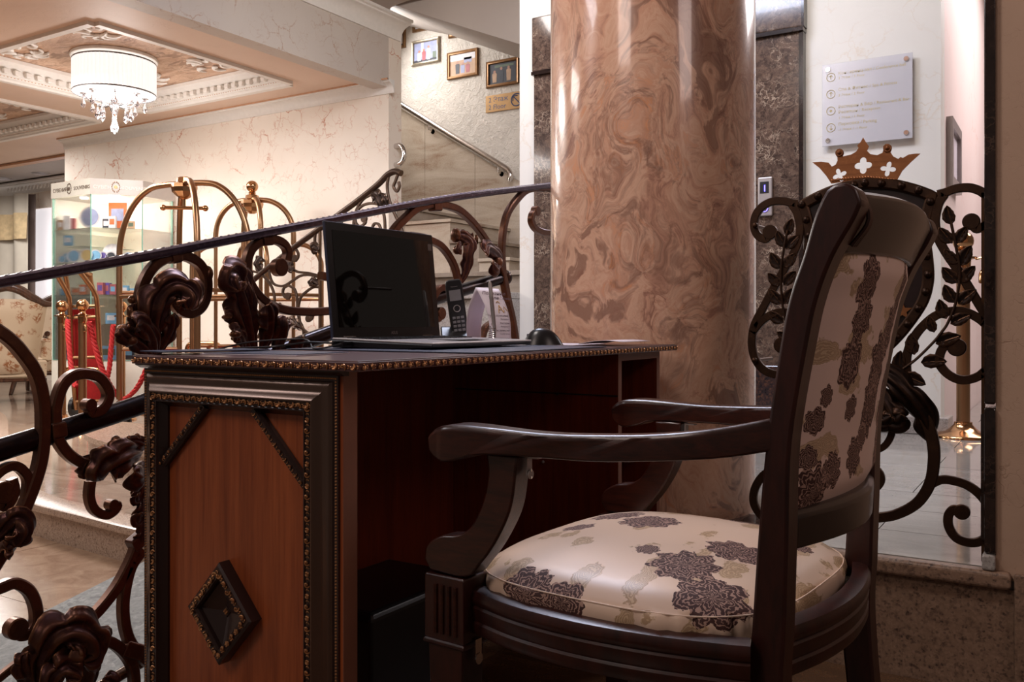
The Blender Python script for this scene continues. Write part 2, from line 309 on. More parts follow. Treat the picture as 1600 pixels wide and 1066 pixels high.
def brocade(name, flowers, base=srgb(206, 178, 162), uvo=0):
    m, nt, b = newmat(name)
    uv = nt.nodes.new('ShaderNodeUVMap').outputs[0]
    warpn = wnoise(nt, uv, 60, 3, .6).outputs[0]; warp = mth(nt, 'SUBTRACT', warpn, .5)
    mask = None; thr = None
    for (x, y, r, p, sx, sy) in flowers:
        n = nt.nodes.new('ShaderNodeGroup'); n.node_tree = PG
        nt.links.new(uv, n.inputs[0]); n.inputs[1].default_value = (x, y, 0); n.inputs[2].default_value = r; n.inputs[3].default_value = p
        nt.links.new(warp, n.inputs[4]); n.inputs[5].default_value = (sx, sy, 1)
        if mask is None: mask, thr = n.outputs[0], n.outputs[1]
        else: mask = mth(nt, 'MAXIMUM', mask, n.outputs[0]); thr = mth(nt, 'MAXIMUM', thr, n.outputs[1])
    # pale gold leaves scattered everywhere
    mp = nd(nt, 'ShaderNodeMapping', {'Vector': uv, 'Rotation': (0, 0, .7), 'Scale': (1, 2.1, 1)}).outputs[0]
    mpw = mix(nt, .02, mp, wnoise(nt, uv, 30, 2).outputs[1], 'LINEAR_LIGHT')
    vo = nd(nt, 'ShaderNodeTexVoronoi', {'Vector': mpw, 'Scale': 11.0, 'Randomness': 1.0})
    lm = ramp(nt, mth(nt, 'ADD', vo.outputs[0], mth(nt, 'MULTIPLY', warp, .5)), [(.36, (1, 1, 1, 1)), (.39, (0, 0, 0, 1))])
    sel = nd(nt, 'ShaderNodeSeparateColor', {'Color': vo.outputs[1]}).outputs[1]
    lm = mth(nt, 'MULTIPLY', lm, mth(nt, 'GREATER_THAN', sel, .22))
    vein = mth(nt, 'FRACT', mth(nt, 'MULTIPLY', mth(nt, 'ADD', vo.outputs[0], mth(nt, 'MULTIPLY', warp, .25)), 16))
    leafc = mix(nt, mth(nt, 'LESS_THAN', vein, .35), srgb(170, 138, 104), srgb(206, 178, 142))
    col = mix(nt, mth(nt, 'MULTIPLY', lm, .85), base, leafc)
    col = mix(nt, mask, col, srgb(66, 36, 32)); col = mix(nt, thr, col, srgb(172, 138, 124))
    nt.links.new(col, b.inputs['Base Color'])
    rr = mix(nt, mask, (.38, .38, .38, 1), (.7, .7, .7, 1)); nt.links.new(rr, b.inputs['Roughness'])
    b.inputs['Sheen Weight'].default_value = .0
    bump(nt, b, mth(nt, 'ADD', mth(nt, 'MULTIPLY', thr, .5), mth(nt, 'ADD', mth(nt, 'MULTIPLY', lm, .3), mth(nt, 'MULTIPLY', mask, .5))), .35, .002)
    return m

# ------------------------------------------------------------------ mesh helpers
class MB:
    def __init__(s): s.v = []; s.f = []; s.uv = {}
    def add(s, vs, fs):
        o = len(s.v); s.v += [tuple(p) for p in vs]; s.f += [tuple(i+o for i in f) for f in fs]; return s
    def box(s, c, d, R=None, ch=0):
        x, y, z = (k/2 for k in d)
        if ch:
            vs = []; fs = []
            for zz, k in ((-z, ch), (-z+ch, 0), (z-ch, 0), (z, ch)):
                vs += [(-x+k, -y+k, zz), (x-k, -y+k, zz), (x-k, y-k, zz), (-x+k, y-k, zz)]
            for l in range(3):
                for i in range(4): j = (i+1) % 4; fs.append((l*4+i, l*4+j, l*4+4+j, l*4+4+i))
            fs += [(3, 2, 1, 0), (12, 13, 14, 15)]
        else:
            vs = [(i*x, j*y, k*z) for k in (-1, 1) for j in (-1, 1) for i in (-1, 1)]
            fs = [(0, 2, 3, 1), (4, 5, 7, 6), (0, 1, 5, 4), (2, 6, 7, 3), (0, 4, 6, 2), (1, 3, 7, 5)]
        c = Vector(c)
        vs = [(R @ Vector(p) if R else Vector(p))+c for p in vs]; return s.add(vs, fs)
    def b2(s, a, b_, ch=0):
        a = Vector(a); b_ = Vector(b_); return s.box((a+b_)/2, [abs(q) for q in (b_-a)], None, ch)
    def prism(s, poly, vec, n=None):       # extrude a 3D polygon by vec
        k = len(poly); vec = Vector(vec)
        vs = [Vector(p) for p in poly]+[Vector(p)+vec for p in poly]
        fs = [tuple(range(k-1, -1, -1)), tuple(range(k, 2*k))]+[(i, (i+1) % k, (i+1) % k+k, i+k) for i in range(k)]
        return s.add(vs, fs)
    def sweep(s, pts, frames, prof, closed=False, cap=True, scale=None):
        k = len(prof); vs = []
        for i, p in enumerate(pts):
            a, b_ = frames[i]; q = scale[i] if scale else 1
            for (u, v_) in prof: vs.append(p+a*(u*q)+b_*(v_*q))
        n = len(pts); fs = []
        for i in range(n if closed else n-1):
            j = (i+1) % n
            for t in range(k): u = (t+1) % k; fs.append((i*k+t, i*k+u, j*k+u, j*k+t))
        if cap and not closed: fs += [tuple(range(k-1, -1, -1)), tuple((n-1)*k+t for t in range(k))]
        return s.add(vs, fs)
    def tube(s, pts, r, seg=10, closed=False, rs=None):
        pts = [Vector(p) for p in pts]; n = len(pts); fr = []; pr = None
        for i in range(n):
            a = pts[(i-1) % n] if (closed or i > 0) else pts[0]; b_ = pts[(i+1) % n] if (closed or i < n-1) else pts[-1]
            T = (b_-a).normalized()
            if pr is None: N_ = T.orthogonal().normalized()
            else: N_ = (pr-T*pr.dot(T)).normalized()
            pr = N_; fr.append((N_, T.cross(N_)))
        prof = [(math.cos(2*PI*t/seg), math.sin(2*PI*t/seg)) for t in range(seg)]
        return s.sweep(pts, fr, prof, closed, True, rs or [r]*n)
    def bar(s, pts, n, w_, d_, taper=None):  # flat bar in a plane with normal n
        pts = [Vector(p) for p in pts]; n = Vector(n); fr = []; L = len(pts)
        for i in range(L):
            T = (pts[min(i+1, L-1)]-pts[max(i-1, 0)]).normalized(); fr.append((T.cross(n).normalized(), n))
        c = min(w_, d_)*.14; a = w_/2; b_ = d_/2
        prof = [(-a+c, -b_), (a-c, -b_), (a, -b_+c), (a, b_-c), (a-c, b_), (-a+c, b_), (-a, b_-c), (-a, -b_+c)]
        return s.sweep(pts, fr, prof, False, True, taper)
    def disc(s, c, n, r, d_, seg=24, ch=.12):
        n = Vector(n).normalized(); a = n.orthogonal().normalized(); b_ = n.cross(a); c = Vector(c); k = r*ch
        pts = [(r-k, -d_/2), (r, -d_/2+k), (r, d_/2-k), (r-k, d_/2)]
        return s.lathe(c, n, pts, seg)
    def lathe(s, c, ax, prof, seg=24, cap=True):
        ax = Vector(ax).normalized(); a = ax.orthogonal().normalized(); b_ = ax.cross(a); c = Vector(c); vs = []; fs = []
        for (r, h) in prof:
            for t in range(seg): an = 2*PI*t/seg; vs.append(c+ax*h+(a*math.cos(an)+b_*math.sin(an))*r)
        for i in range(len(prof)-1):
            for t in range(seg): u = (t+1) % seg; fs.append((i*seg+t, i*seg+u, (i+1)*seg+u, (i+1)*seg+t))
        if cap:
            if prof[0][0] > 1e-6: fs.append(tuple(range(seg-1, -1, -1)))
            if prof[-1][0] > 1e-6: fs.append(tuple((len(prof)-1)*seg+t for t in range(seg)))
        return s.add(vs, fs)
    def ball(s, c, r, seg=14, sc_=(1, 1, 1), R=None):
        vs = []; fs = []; n = max(4, seg//2)
        for i in range(n+1):
            th = PI*i/n
            for t in range(seg):
                p = Vector((math.sin(th)*math.cos(2*PI*t/seg)*r*sc_[0], math.sin(th)*math.sin(2*PI*t/seg)*r*sc_[1], math.cos(th)*r*sc_[2]))
                vs.append((R @ p if R else p)+Vector(c))
        for i in range(n):
            for t in range(seg): u = (t+1) % seg; fs.append((i*seg+t, (i+1)*seg+t, (i+1)*seg+u, i*seg+u))
        return s.add(vs, fs)
    def grid(s, fn, nu, nv, wrap=False):
        vs = [fn(i/(nu-1 if not wrap else nu), j/(nv-1)) for j in range(nv) for i in range(nu)]; fs = []
        for j in range(nv-1):
            for i in range(nu if wrap else nu-1):
                k = (i+1) % nu; fs.append((j*nu+i, j*nu+k, (j+1)*nu+k, (j+1)*nu+i))
        return s.add(vs, fs)
    def build(s, name, m, parent=None, smooth=False, bevel=0, solid=0, kind=None, origin=None, uvs=None, auto=40):
        me = bpy.data.meshes.new(name)
        vs = s.v
        if origin is not None: vs = [(p[0]-origin[0], p[1]-origin[1], p[2]-origin[2]) for p in vs]
        me.from_pydata(vs, [], s.f); me.materials.append(m)
        bm = bmesh.new(); bm.from_mesh(me)
        if uvs is None: bmesh.ops.remove_doubles(bm, verts=bm.verts, dist=1e-6)
        bmesh.ops.recalc_face_normals(bm, faces=bm.faces); bm.to_mesh(me); bm.free()
        if uvs is not None:
            ul = me.uv_layers.new(name='UVMap')
            for lp in me.loops: ul.data[lp.index].uv = uvs[lp.vertex_index]
        o = bpy.data.objects.new(name, me); C.objects.link(o)
        if origin is not None: o.location = origin
        if bevel:
            md = o.modifiers.new('bevel', 'BEVEL'); md.width = bevel; md.segments = 2; md.limit_method = 'ANGLE'; md.angle_limit = math.radians(35)
        if solid:
            md = o.modifiers.new('solid', 'SOLIDIFY'); md.thickness = solid; md.offset = 0
        if smooth:
            me.shade_smooth()
            if auto < 180:
                me.set_sharp_from_angle(angle=math.radians(auto))
        if parent is not None: put(o, parent)
        if kind: o['kind'] = kind
        return o
def put(o, parent):
    loc = o.location.copy(); o.parent = parent
    o.matrix_parent_inverse = Matrix.Identity(4)
    bpy.context.view_layer.update() if False else None
    o.location = parent_inv(parent) @ loc
    if getattr(parent, 'rotation_euler', None) and any(abs(a) > 1e-9 for a in wrot(parent)):
        o.rotation_euler = (wmat(parent).to_3x3().inverted() @ o.rotation_euler.to_matrix()).to_euler()
def wmat(o):
    m = Matrix.LocRotScale(o.location, o.rotation_euler, o.scale)
    return wmat(o.parent) @ m if o.parent else m
def wrot(o): return wmat(o).to_euler()
def parent_inv(p): return wmat(p).inverted()
def thing(name, label, cat, loc=(0, 0, 0), rz=0, group=None):
    o = bpy.data.objects.new(name, None); C.objects.link(o); o.empty_display_size = .05
    o.location = loc; o.rotation_euler = (0, 0, rz); o['label'] = label; o['category'] = cat
    if group: o['group'] = group
    return o
def tag(o, label, cat, group=None):
    o['label'] = label; o['category'] = cat
    if group: o['group'] = group
    return o
def struct(o): o['kind'] = 'structure'; return o
def copy_tree(o, parent=None):
    c = o.copy(); C.objects.link(c); c.parent = parent
    for ch in o.children: copy_tree(ch, c)
    return c
def cr(pts, n=8, closed=False):            # Catmull-Rom
    P = [Vector(p) for p in pts]; L = len(P); out = []
    g = (lambda i: P[i % L]) if closed else (lambda i: P[max(0, min(L-1, i))])
    for i in range(L if closed else L-1):
        a, b_, c, d = g(i-1), g(i), g(i+1), g(i+2)
        if not closed and i == 0: a = b_*2-c
        if not closed and i == L-2: d = c*2-b_
        for k in range(n):
            t = k/n; out.append(.5*((2*b_)+(c-a)*t+(2*a-5*b_+4*c-d)*t*t+(3*b_-a-3*c+d)*t**3))
    if not closed: out.append(P[-1])
    return out
def text(body, size, m, mat4, parent=None, name='lettering', extrude=.0006, align='LEFT'):
    cu = bpy.data.curves.new(name, 'FONT'); cu.body = body; cu.size = size; cu.extrude = extrude; cu.align_x = align; cu.resolution_u = 2
    t = bpy.data.objects.new(name, cu); C.objects.link(t)
    dg = bpy.context.evaluated_depsgraph_get(); me = bpy.data.meshes.new_from_object(t.evaluated_get(dg)); bpy.data.objects.remove(t)
    me.transform(mat4); me.materials.clear(); me.materials.append(m); me.name = name
    o = bpy.data.objects.new(name, me); C.objects.link(o)
    if parent is not None: put(o, parent)
    return o
def frame4(o, x, y): # matrix with origin o, x and y axes
    x = Vector(x).normalized(); y = Vector(y).normalized(); z = x.cross(y); return Matrix(((x.x, y.x, z.x, o[0]), (x.y, y.y, z.y, o[1]), (x.z, y.z, z.z, o[2]), (0, 0, 0, 1)))
def clip(poly, x0, x1, y0, y1):
    def cut(ps, f, val, ax, keep):
        out = []
        for i in range(len(ps)):
            a, b_ = ps[i-1], ps[i]; ia, ib = keep(a[ax]), keep(b_[ax])
            if ia != ib:
                t = (val-a[ax])/(b_[ax]-a[ax]); out.append((a[0]+(b_[0]-a[0])*t, a[1]+(b_[1]-a[1])*t))
            if ib: out.append(b_)
        return out
    for ax, val, keep in ((0, x0, lambda q: q >= x0), (0, x1, lambda q: q <= x1), (1, y0, lambda q: q >= y0), (1, y1, lambda q: q <= y1)):
        if len(poly) < 3: return []
        poly = cut(poly, None, val, ax, keep)
    return poly
def tiles(parent, poly, z, dx, dy, x0, y0, m, th=.012, gap=.0022, off=0, near=None, maxn=280):
    xs = [p[0] for p in poly]; ys = [p[1] for p in poly]; cells = []
    j0 = math.floor((min(ys)-y0)/dy); j1 = math.ceil((max(ys)-y0)/dy)
    for j in range(j0, j1):
        o = off*(j % 2)*dx
        for i in range(math.floor((min(xs)-x0-o)/dx), math.ceil((max(xs)-x0-o)/dx)+1):
            a = x0+o+i*dx; b_ = y0+j*dy
            pc = clip(poly, a+gap/2, a+dx-gap/2, b_+gap/2, b_+dy-gap/2)
            if len(pc) >= 3:
                ar = abs(sum(pc[k-1][0]*pc[k][1]-pc[k][0]*pc[k-1][1] for k in range(len(pc))))/2
                if ar > 1e-4: cells.append((a, b_, pc, ar > .98*(dx-gap)*(dy-gap)))
    cells.sort(key=lambda c: math.hypot(c[0]+dx/2, c[1]+dy/2))
    full = None; rest = MB()
    for n, (a, b_, pc, isfull) in enumerate(cells):
        if n >= maxn: rest.prism([(x, y, z-th) for x, y in pc], (0, 0, th)); continue
        if isfull and full is not None:
            t = bpy.data.objects.new('tile', full); C.objects.link(t); t.location = (a, b_, z+random.uniform(-.0003, .0003)); put(t, parent); continue
        t = MB().prism([(x, y, z-th) for x, y in pc], (0, 0, th)).build('tile', m, parent, origin=(a, b_, z))
        if isfull: full = t.data
    if rest.f: rest.build('tile_field', m, parent, kind='stuff')
def kid(o, parent): o.parent = parent; return o
def quad(a, b_, th_vec): return [a, b_, th_vec]
# ------------------------------------------------------------------ the setting
WY = 5.6; BX = -4.63; LC = 2.74     # cream wall plane, lobby opening plane, lobby ceiling height
PZ = .27                            # platform height
# cream wall
struct(MB().b2((-9.02, WY, -.2), (BX, WY+.16, 3.26)).build('wall_left', MT['cream']))
# far lobby walls
fb = struct(MB().b2((-15.5, 7.4, -.2), (-9.0, 7.5, .86)).b2((-15.5, 7.4, 2.45), (-9.0, 7.5, 3.2)).b2((-10.6, 7.4, .86), (-9.0, 7.5, 2.45)).build('wall_far', MT['cream']))
struct(MB().b2((-9.02, WY+.16, -.2), (-8.9, 7.5, 3.2)).build('wall_return', MT['cream']))
win = struct(MB().b2((-15.5, 7.44, .86), (-10.6, 7.47, 2.45)).build('window_1', MT['skyglow']))
struct(MB().b2((-15.5, 7.33, .80), (-10.5, 7.46, .86)).b2((-15.5, 7.36, .86), (-15.4, 7.44, 2.45)).b2((-10.68, 7.36, .86), (-10.6, 7.44, 2.45)).build('window_1_frame', MT['white'])).parent = None
# stairwell back wall with stucco, cladding panels on its lower part
struct(MB().b2((-7.5, 6.6, .9), (-2.6, 6.75, 5.2)).build('wall_stair', MT['stucco']))
# lift wall block
struct(MB().b2((-2.92, 4.8, PZ-.3), (-.537, 4.95, 4.2)).build('wall_back', MT['white_plaster']))
struct(MB().b2((-2.92, 4.95, PZ-.3), (-2.80, 6.7, 4.2)).build('wall_lift_side', MT['white_plaster']))
struct(MB().b2((-.66, 4.951, PZ-.3), (-.537, 9.5, 4.2)).build('wall_corridor', MT['pink_plaster']))
struct(MB().b2((-1.0, 9.5, PZ-.3), (2.4, 9.6, 4.2)).build('wall_corridor_end', MT['pink_plaster']))
# pier on the right
X0 = on_y(1556, 600, 2.235).x
struct(MB().b2((X0, 2.235, PZ-.02), (2.8, 2.45, 4.2)).build('wall_right', MT['brown_plaster']))
# ceilings
hc = MB().b2((-4.63, -3, 3.24), (3, 5.35, 3.4)).b2((-2.95, 5.35, 3.24), (3, 9.6, 3.4))
ce = cr([(-4.63, 5.62, 3.24), (-4.55, 5.5, 3.24), (-4.42, 5.40, 3.24), (-4.1, 5.35, 3.24)], 6)
hc.prism([Vector((-4.63, 5.3, 3.24))]+[Vector((-4.1, 5.3, 3.24))]+ce[::-1], (0, 0, .16))
struct(hc.build('ceiling', MT['ceil_hall']))
# flight above: sloping soffit with rounded edge
s_ = [(x, 5.42, z) for x, z in ((-2.94, 2.62), (-4.0, 3.07), (-4.75, 3.40), (-5.2, 3.55), (-5.7, 3.62), (-5.7, 4.4), (-2.94, 4.4))]
struct(MB().prism(s_, (0, 1.17, 0)).build('ceiling_stair_soffit', MT['ceil_hall'], smooth=False))
# beam over the lobby opening
struct(MB().b2((BX-.14, -3, 2.69), (BX, WY-.001, 3.26)).build('wall_beam', MT['beam']))
# lobby ceiling with coffers
co = [(-7.14, -5.33), (-9.62, -7.86), (-12.2, -10.4)]; cy = (3.51, 5.2)
lc = MB()
lc.b2((-15.5, -3, LC), (BX-.14, cy[0], 3.2)).b2((-15.5, cy[1], LC), (BX-.14, WY+.0, 3.2)).b2((-15.5, WY, LC), (-9.02, WY+.55, 3.2))
xs_ = [BX-.14, co[0][1], co[0][0], co[1][1], co[1][0], co[2][1], co[2][0], -15.5]
for i in range(0, 8, 2): lc.b2((xs_[i+1], cy[0], LC), (xs_[i], cy[1], 3.2))
lceil = struct(lc.build('ceiling_lobby', MT['ceil']))
struct(MB().b2((-15.5, WY+.55, LC+.12), (-9.0, 7.5, 3.2)).build('ceiling_far', MT['ceil_hall']))
for (a, b_) in co[:2]:
    struct(MB().b2((a, cy[0], 2.88), (b_, cy[1], 2.90)).build('ceiling_coffer', MT['coffer']))
def cornice(prof, p0, p1, inward, name, m, parent=None):   # prof: (out, up) pairs, from p0 to p1
    p0, p1 = Vector(p0), Vector(p1); n = Vector(inward)
    o = MB(); fr = [(n, up)]*2; o.sweep([p0, p1], fr, prof); return o.build(name, m, parent, smooth=True, auto=30)
def covep(h, w_, st=6):
    p = [(0, 0), (w_*.12, 0), (w_*.12, h*.14)]
    for i in range(st+1): a = PI/2*i/st; p.append((w_*(.12+.7*(1-math.cos(a))), h*(.14+.62*math.sin(a))))
    p += [(w_*.82, h*.84), (w_, h*.86), (w_, h), (0, h)]; return p
trim_no = [0]
def trim(prof, p0, p1, inw, m):
    trim_no[0] += 1; return struct(cornice(prof, p0, p1, inw, 'trim_%d' % trim_no[0], m))
trim(covep(.10, .085), (-9.02, WY, LC-.10), (BX+.06, WY, LC-.10), (0, -1, 0), MT['white'])
trim([(.075, 0), (.092, 0), (.092, .012), (.075, .012)], (-9.02, WY, LC-.012), (BX+.06, WY, LC-.012), (0, -1, 0), MT['gilt'])
trim(covep(.10, .085), (-9.02, 7.5, LC-.10), (-9.02, WY+.0, LC-.10), (-1, 0, 0), MT['white'])
# cornice on the beam in the hall
trim(covep(.15, .14), (BX, -3, 3.09), (BX, WY+.14, 3.09), (1, 0, 0), MT['white'])
# far lobby step trim + frieze
trim([(0, 0), (.10, 0), (.10, .025), (.05, .03), (.05, .10), (0, .12)], (-15.5, WY+.55, LC-.03), (-9.02, WY+.55, LC-.03), (0, -1, 0), MT['gilt'])
trim(covep(.16, .14), (-15.5, 7.4, LC-.06), (-9.02, 7.4, LC-.06), (0, -1, 0), MT['white'])
for x in np.arange(-13.2, -9.1, .09):
    pass
fz = MB()
for i in range(46): fz.ball((-9.1-.09*i, 7.30, LC+.0), .026, 8, (1, .5, 1.3))
fz.build('frieze_relief', MT['white'], kind='structure')
# coffer mouldings with dentils
dent = None
for ci, (a, b_) in enumerate(co[:2]):
    for (p0, p1, n) in (((a, cy[1], 0), (b_, cy[1], 0), (0, -1, 0)), ((a, cy[0], 0), (b_, cy[0], 0), (0, 1, 0)), ((a, cy[0], 0), (a, cy[1], 0), (1, 0, 0)), ((b_, cy[0], 0), (b_, cy[1], 0), (-1, 0, 0))):
        P0, P1 = Vector(p0), Vector(p1); N_ = Vector(n); zz = Vector((0, 0, LC-.025)); out = N_*-.05
        tr = trim([(0, 0), (.05, 0), (.06, .015), (.075, .02), (.075, .035), (.09, .038), (.09, .095), (.13, .12), (.15, .135), (.15, .162), (0, .162)], P0+zz+out, P1+zz+out, n, MT['white'])
        L = (P1-P0).length; T = (P1-P0)/L; k = int(L/.085); beads = MB()
        for i in range(k):
            c = P0+T*((i+.5)*L/k)+N_*.055+Vector((0, 0, LC+.044))
            if ci == 0 and n in ((0, -1, 0), (1, 0, 0)) or ci == 1 and n == (0, -1, 0):
                R = Matrix((T, N_, up)).transposed()
                d = MB().box((0, 0, 0), (.045, .045, .042), R, .008)
                if dent is None or dent[0] != n:
                    o = d.build('dentil', MT['white']); dent = (n, o.data)
                else: o = bpy.data.objects.new('dentil', dent[1]); C.objects.link(o)
                o.location = c; put(o, tr)
        for i in range(int(L/.028)): beads.ball(P0+T*((i+.5)*.028)+N_*.022+Vector((0, 0, LC+.012)), .008, 6)
        beads.build('bead_row', MT['gilt'], tr, kind='stuff')
# window reveal trim on opening pier
# floors
struct(MB().b2((-1.6, -3, -.3), (3, 2.23, -.0125)).build('floor_near_slab', MT['nfloor']))
fn = struct(MB().b2((-1.6, -3, -.0135), (3, 2.2, -.0122)).build('floor', MT['nfloor']))
tiles(fn, [(-1.6, -.4), (1.6, -.4), (1.6, 2.23), (-1.6, 2.23)], 0, .4, .4, -1.6, -.4, MT['nfloor'], maxn=60)
# platform
pf = struct(MB().b2((-2.9, 2.24, -.3), (3, 4.8, PZ-.0125)).b2((-.54, 4.8, -.3), (3, 9.5, PZ-.0125)).build('floor_platform', MT['pfloor']))
tiles(pf, [(-.77, 2.256), (2.2, 2.256), (2.2, 4.79), (-2.9, 4.79), (-2.9, 2.52), (-.77, 2.52)], PZ, .6, .3, -2.83, 2.52, MT['pfloor'], off=.5, maxn=110, gap=.003)
tiles(pf, [(-.53, 4.79), (2.2, 4.79), (2.2, 9.4), (-.53, 9.4)], PZ, .6, .3, -2.83, 2.52, MT['pfloor'], off=.5, maxn=90, gap=.003)
ledge = MB().b2((-.77, 2.213, PZ-.038), (X0+.03, 2.255, PZ), .006)
struct(ledge.build('trim_ledge', MT['riser'], bevel=.006))
struct(MB().b2((-1.75, 2.232, -.02), (X0+.035, 2.28, PZ-.039)).build('wall_riser', MT['riser']))
gp = struct(MB().b2((X0+.036, 2.215, -.02), (.75, 2.234, PZ+.0)).b2((.752, 2.215, -.02), (2.8, 2.234, PZ)).build('baseboard_right', MT['riser'], bevel=.003))
struct(MB().b2((-2.2+.6, 2.24, PZ-.04), (-.7, 2.52, PZ)).build('trim_platform_edge', MT['red_granite']))
# skirting on lift wall
struct(MB().b2((-1.1, 4.76, PZ), (-.50, 4.80, PZ+.085), .004).b2((-.5365, 4.8005, PZ), (-.50, 4.95, PZ+.085), .004).build('baseboard_back', MT['skirt']))
# ramp and lower floor
rz = lambda y: -.196+.213*y
struct(MB().prism([(-1.62, .17, -.3), (-1.62, .17, rz(.17)), (-1.62, 2.19, rz(2.19)), (-1.62, 2.19, -.3)], (-.58, 0, 0)).prism([(-1.62, 2.19, -.3), (-1.62, 2.19, PZ), (-1.62, 2.24, PZ), (-1.62, 2.24, -.3)], (-.58, 0, 0)).build('floor_ramp', MT['ramp']))
lo = struct(MB().b2((-9, -3, -.4), (-2.2, 4.5, -.1725)).b2((-2.2, -3, -.4), (-1.6, 2.2, -.1725)).build('floor_lower', MT['lowfloor']))
tiles(lo, [(-6.5, -.6), (-1.65, -.6), (-1.65, 4.2), (-6.5, 4.2)], -.16, .9, .6, -6.5, -.63, MT['lowfloor'], off=.5, maxn=100, gap=.003)
# lobby floor with curved step edge
nose = [on_z(px, py, 0) for px, py in ((7, 745), (22, 767), (54, 783), (94, 790), (137, 801), (201, 819))]
a, b_ = nose[0], nose[-1]
edge = [(-9.5, 4.9), (-8.0, 4.3), (-6.6, 3.55), (-5.4, 2.93), (-4.78, 2.63), (-4.34, 2.44), (-4.0, 2.35), (-3.6, 2.315), (-3.23, 2.28), (-2.93, 2.275)]
ec = [(p.x, p.y) for p in cr([(x, y, 0) for x, y in edge], 3)]
lpoly = ec+[(-2.91, 5.0), (-3.4, 5.6), (-9.0, 5.6), (-9.0, 7.4), (-15.5, 7.4), (-15.5, ec[0][1])]
tier = [(p.x, p.y) for p in cr([(-5.35, 3.75, 0), (-5.25, 3.45, 0), (-4.9, 3.2, 0), (-4.4, 3.03, 0), (-3.9, 2.93, 0), (-2.92, 2.88, 0)], 6)]+[(-2.92, 3.75)]
struct(MB().prism([(x, y, -.01) for x, y in tier], (0, 0, .135)).prism([(x-.02, y-.02, .125) for x, y in tier], (0, 0, .03)).build('stair_curved_step', MT['step']))
lf = struct(MB().prism([(x, y, -.35) for x, y in lpoly], (0, 0, .3375)).build('floor_lobby', MT['step']))
tiles(lf, lpoly, 0, .6, .6, -15.5, .5, MT['lfloor'], maxn=260, gap=.003)
# rounded granite nosing along the curved edge
npts = [Vector((x, y, -.02)) for x, y in ec]
fr = []
for i in range(len(npts)):
    T = (npts[min(i+1, len(npts)-1)]-npts[max(i-1, 0)]).normalized(); fr.append((Vector((T.y, -T.x, 0)), up))
prof = [(-.10, .0205), (.02, .0205), (.032, .014), (.036, 0), (.032, -.014), (.02, -.02), (-.10, -.02)]
struct(MB().sweep(npts, fr, prof).build('trim_step_nosing', MT['step'], smooth=True))
# small stair from the lobby up to the landing, landing, and flight along the back wall
for i in range(6):
    x0 = -4.95+.215*i; z = (i+1)*.166; x1 = x0+.215 if i < 5 else -3.665
    struct(MB().b2((x0, 4.62, -.1), (x1-.0005, 5.58, z-.031)).b2((x0-.03, 4.60, z-.03), (x1-.0005, 5.59, z)).build('stair_step', MT['clad'] if i % 2 else MT['clad_dark']))
struct(MB().b2((-3.66, 4.6, .2), (-2.921, 6.555, .959)).b2((-3.7, 4.57, .96), (-2.921, 6.555, 1.0)).build('stair_landing', MT['skirt'], bevel=.004))
struct(MB().b2((-3.9, 5.05, 1.0), (-2.93, 6.555, 1.124)).b2((-3.95, 5.02, 1.125), (-2.93, 6.555, 1.155)).build('stair_step', MT['clad_dark'], bevel=.003))
fx = [-3.30, -3.56, -3.83, -4.10, -4.55, -5.6]; fz_ = [1.155, 1.30, 1.45, 1.62, 1.75]
for i in range(1, 5):
    x1, x0, z = fx[i], fx[i+1], fz_[i]
    struct(MB().b2((x0+.001, 5.7, .96), (x1, 6.555, z-.026)).b2((x0+.001, 5.68, z-.025), (x1+.02, 6.555, z)).build('stair_step', MT['clad'] if i % 2 else MT['clad_dark'], bevel=.002))
# wall cladding under the diagonal
A1 = on_y(628, 170, 6.58); B1 = on_y(811, 283, 6.58); sl = (B1.z-A1.z)/(B1.x-A1.x)
zl = lambda x: A1.z+sl*(x-A1.x)
joints = [-6.9, -5.9, -5.0, -4.45, -3.7, -2.93]
cl = struct(MB().b2((-7.0, 6.585, .9), (-2.93, 6.599, 1.4)).build('wall_cladding', MT['clad']))
for i in range(5):
    a, b_ = joints[i]+.002, joints[i+1]-.002
    MB().prism([(a, 6.56, 1.0), (b_, 6.56, 1.0), (b_, 6.56, zl(b_)), (a, 6.56, zl(a))], (0, .03, 0)).build('panel', MT['clad'], cl)
# chrome handrail
hr = thing('chrome_handrail', 'thin chrome handrail on brackets running up the stucco stair wall', 'handrail', (-4.4, 6.5, 2.3))
hp = [on_y(px, py, 6.5) for px, py in ((560, 120), (629, 164), (700, 208), (760, 244), (786, 260), (794, 266), (798, 274), (796, 283))]
MB().tube(cr(hp, 5), .025, 12).build('rail', MT['chrome'], hr, smooth=True)
for px, py in ((670, 190), (778, 256)):
    p = on_y(px, py, 6.5); MB().tube([p+Vector((0, 0, -.02)), p+Vector((0, .0, -.07)), p+Vector((0, .09, -.08))], .008, 8).lathe(p+Vector((0, .06, -.08)), (0, 1, 0), [(.022, 0), (.022, .012)], 14).build('bracket', MT['chrome'], hr, smooth=True)
lp = on_y(630, 240, 5.68)
tag(MB().tube(cr([lp+Vector((-.14, 0, .05)), lp+Vector((-.03, 0, .07)), lp+Vector((.01, 0, .0)), lp+Vector((-.02, 0, -.07)), lp+Vector((-.14, 0, -.09))], 6), .02, 10).build('handrail_end', MT['chrome'], smooth=True), 'short chrome handrail end curling out behind the wall corner', 'handrail')
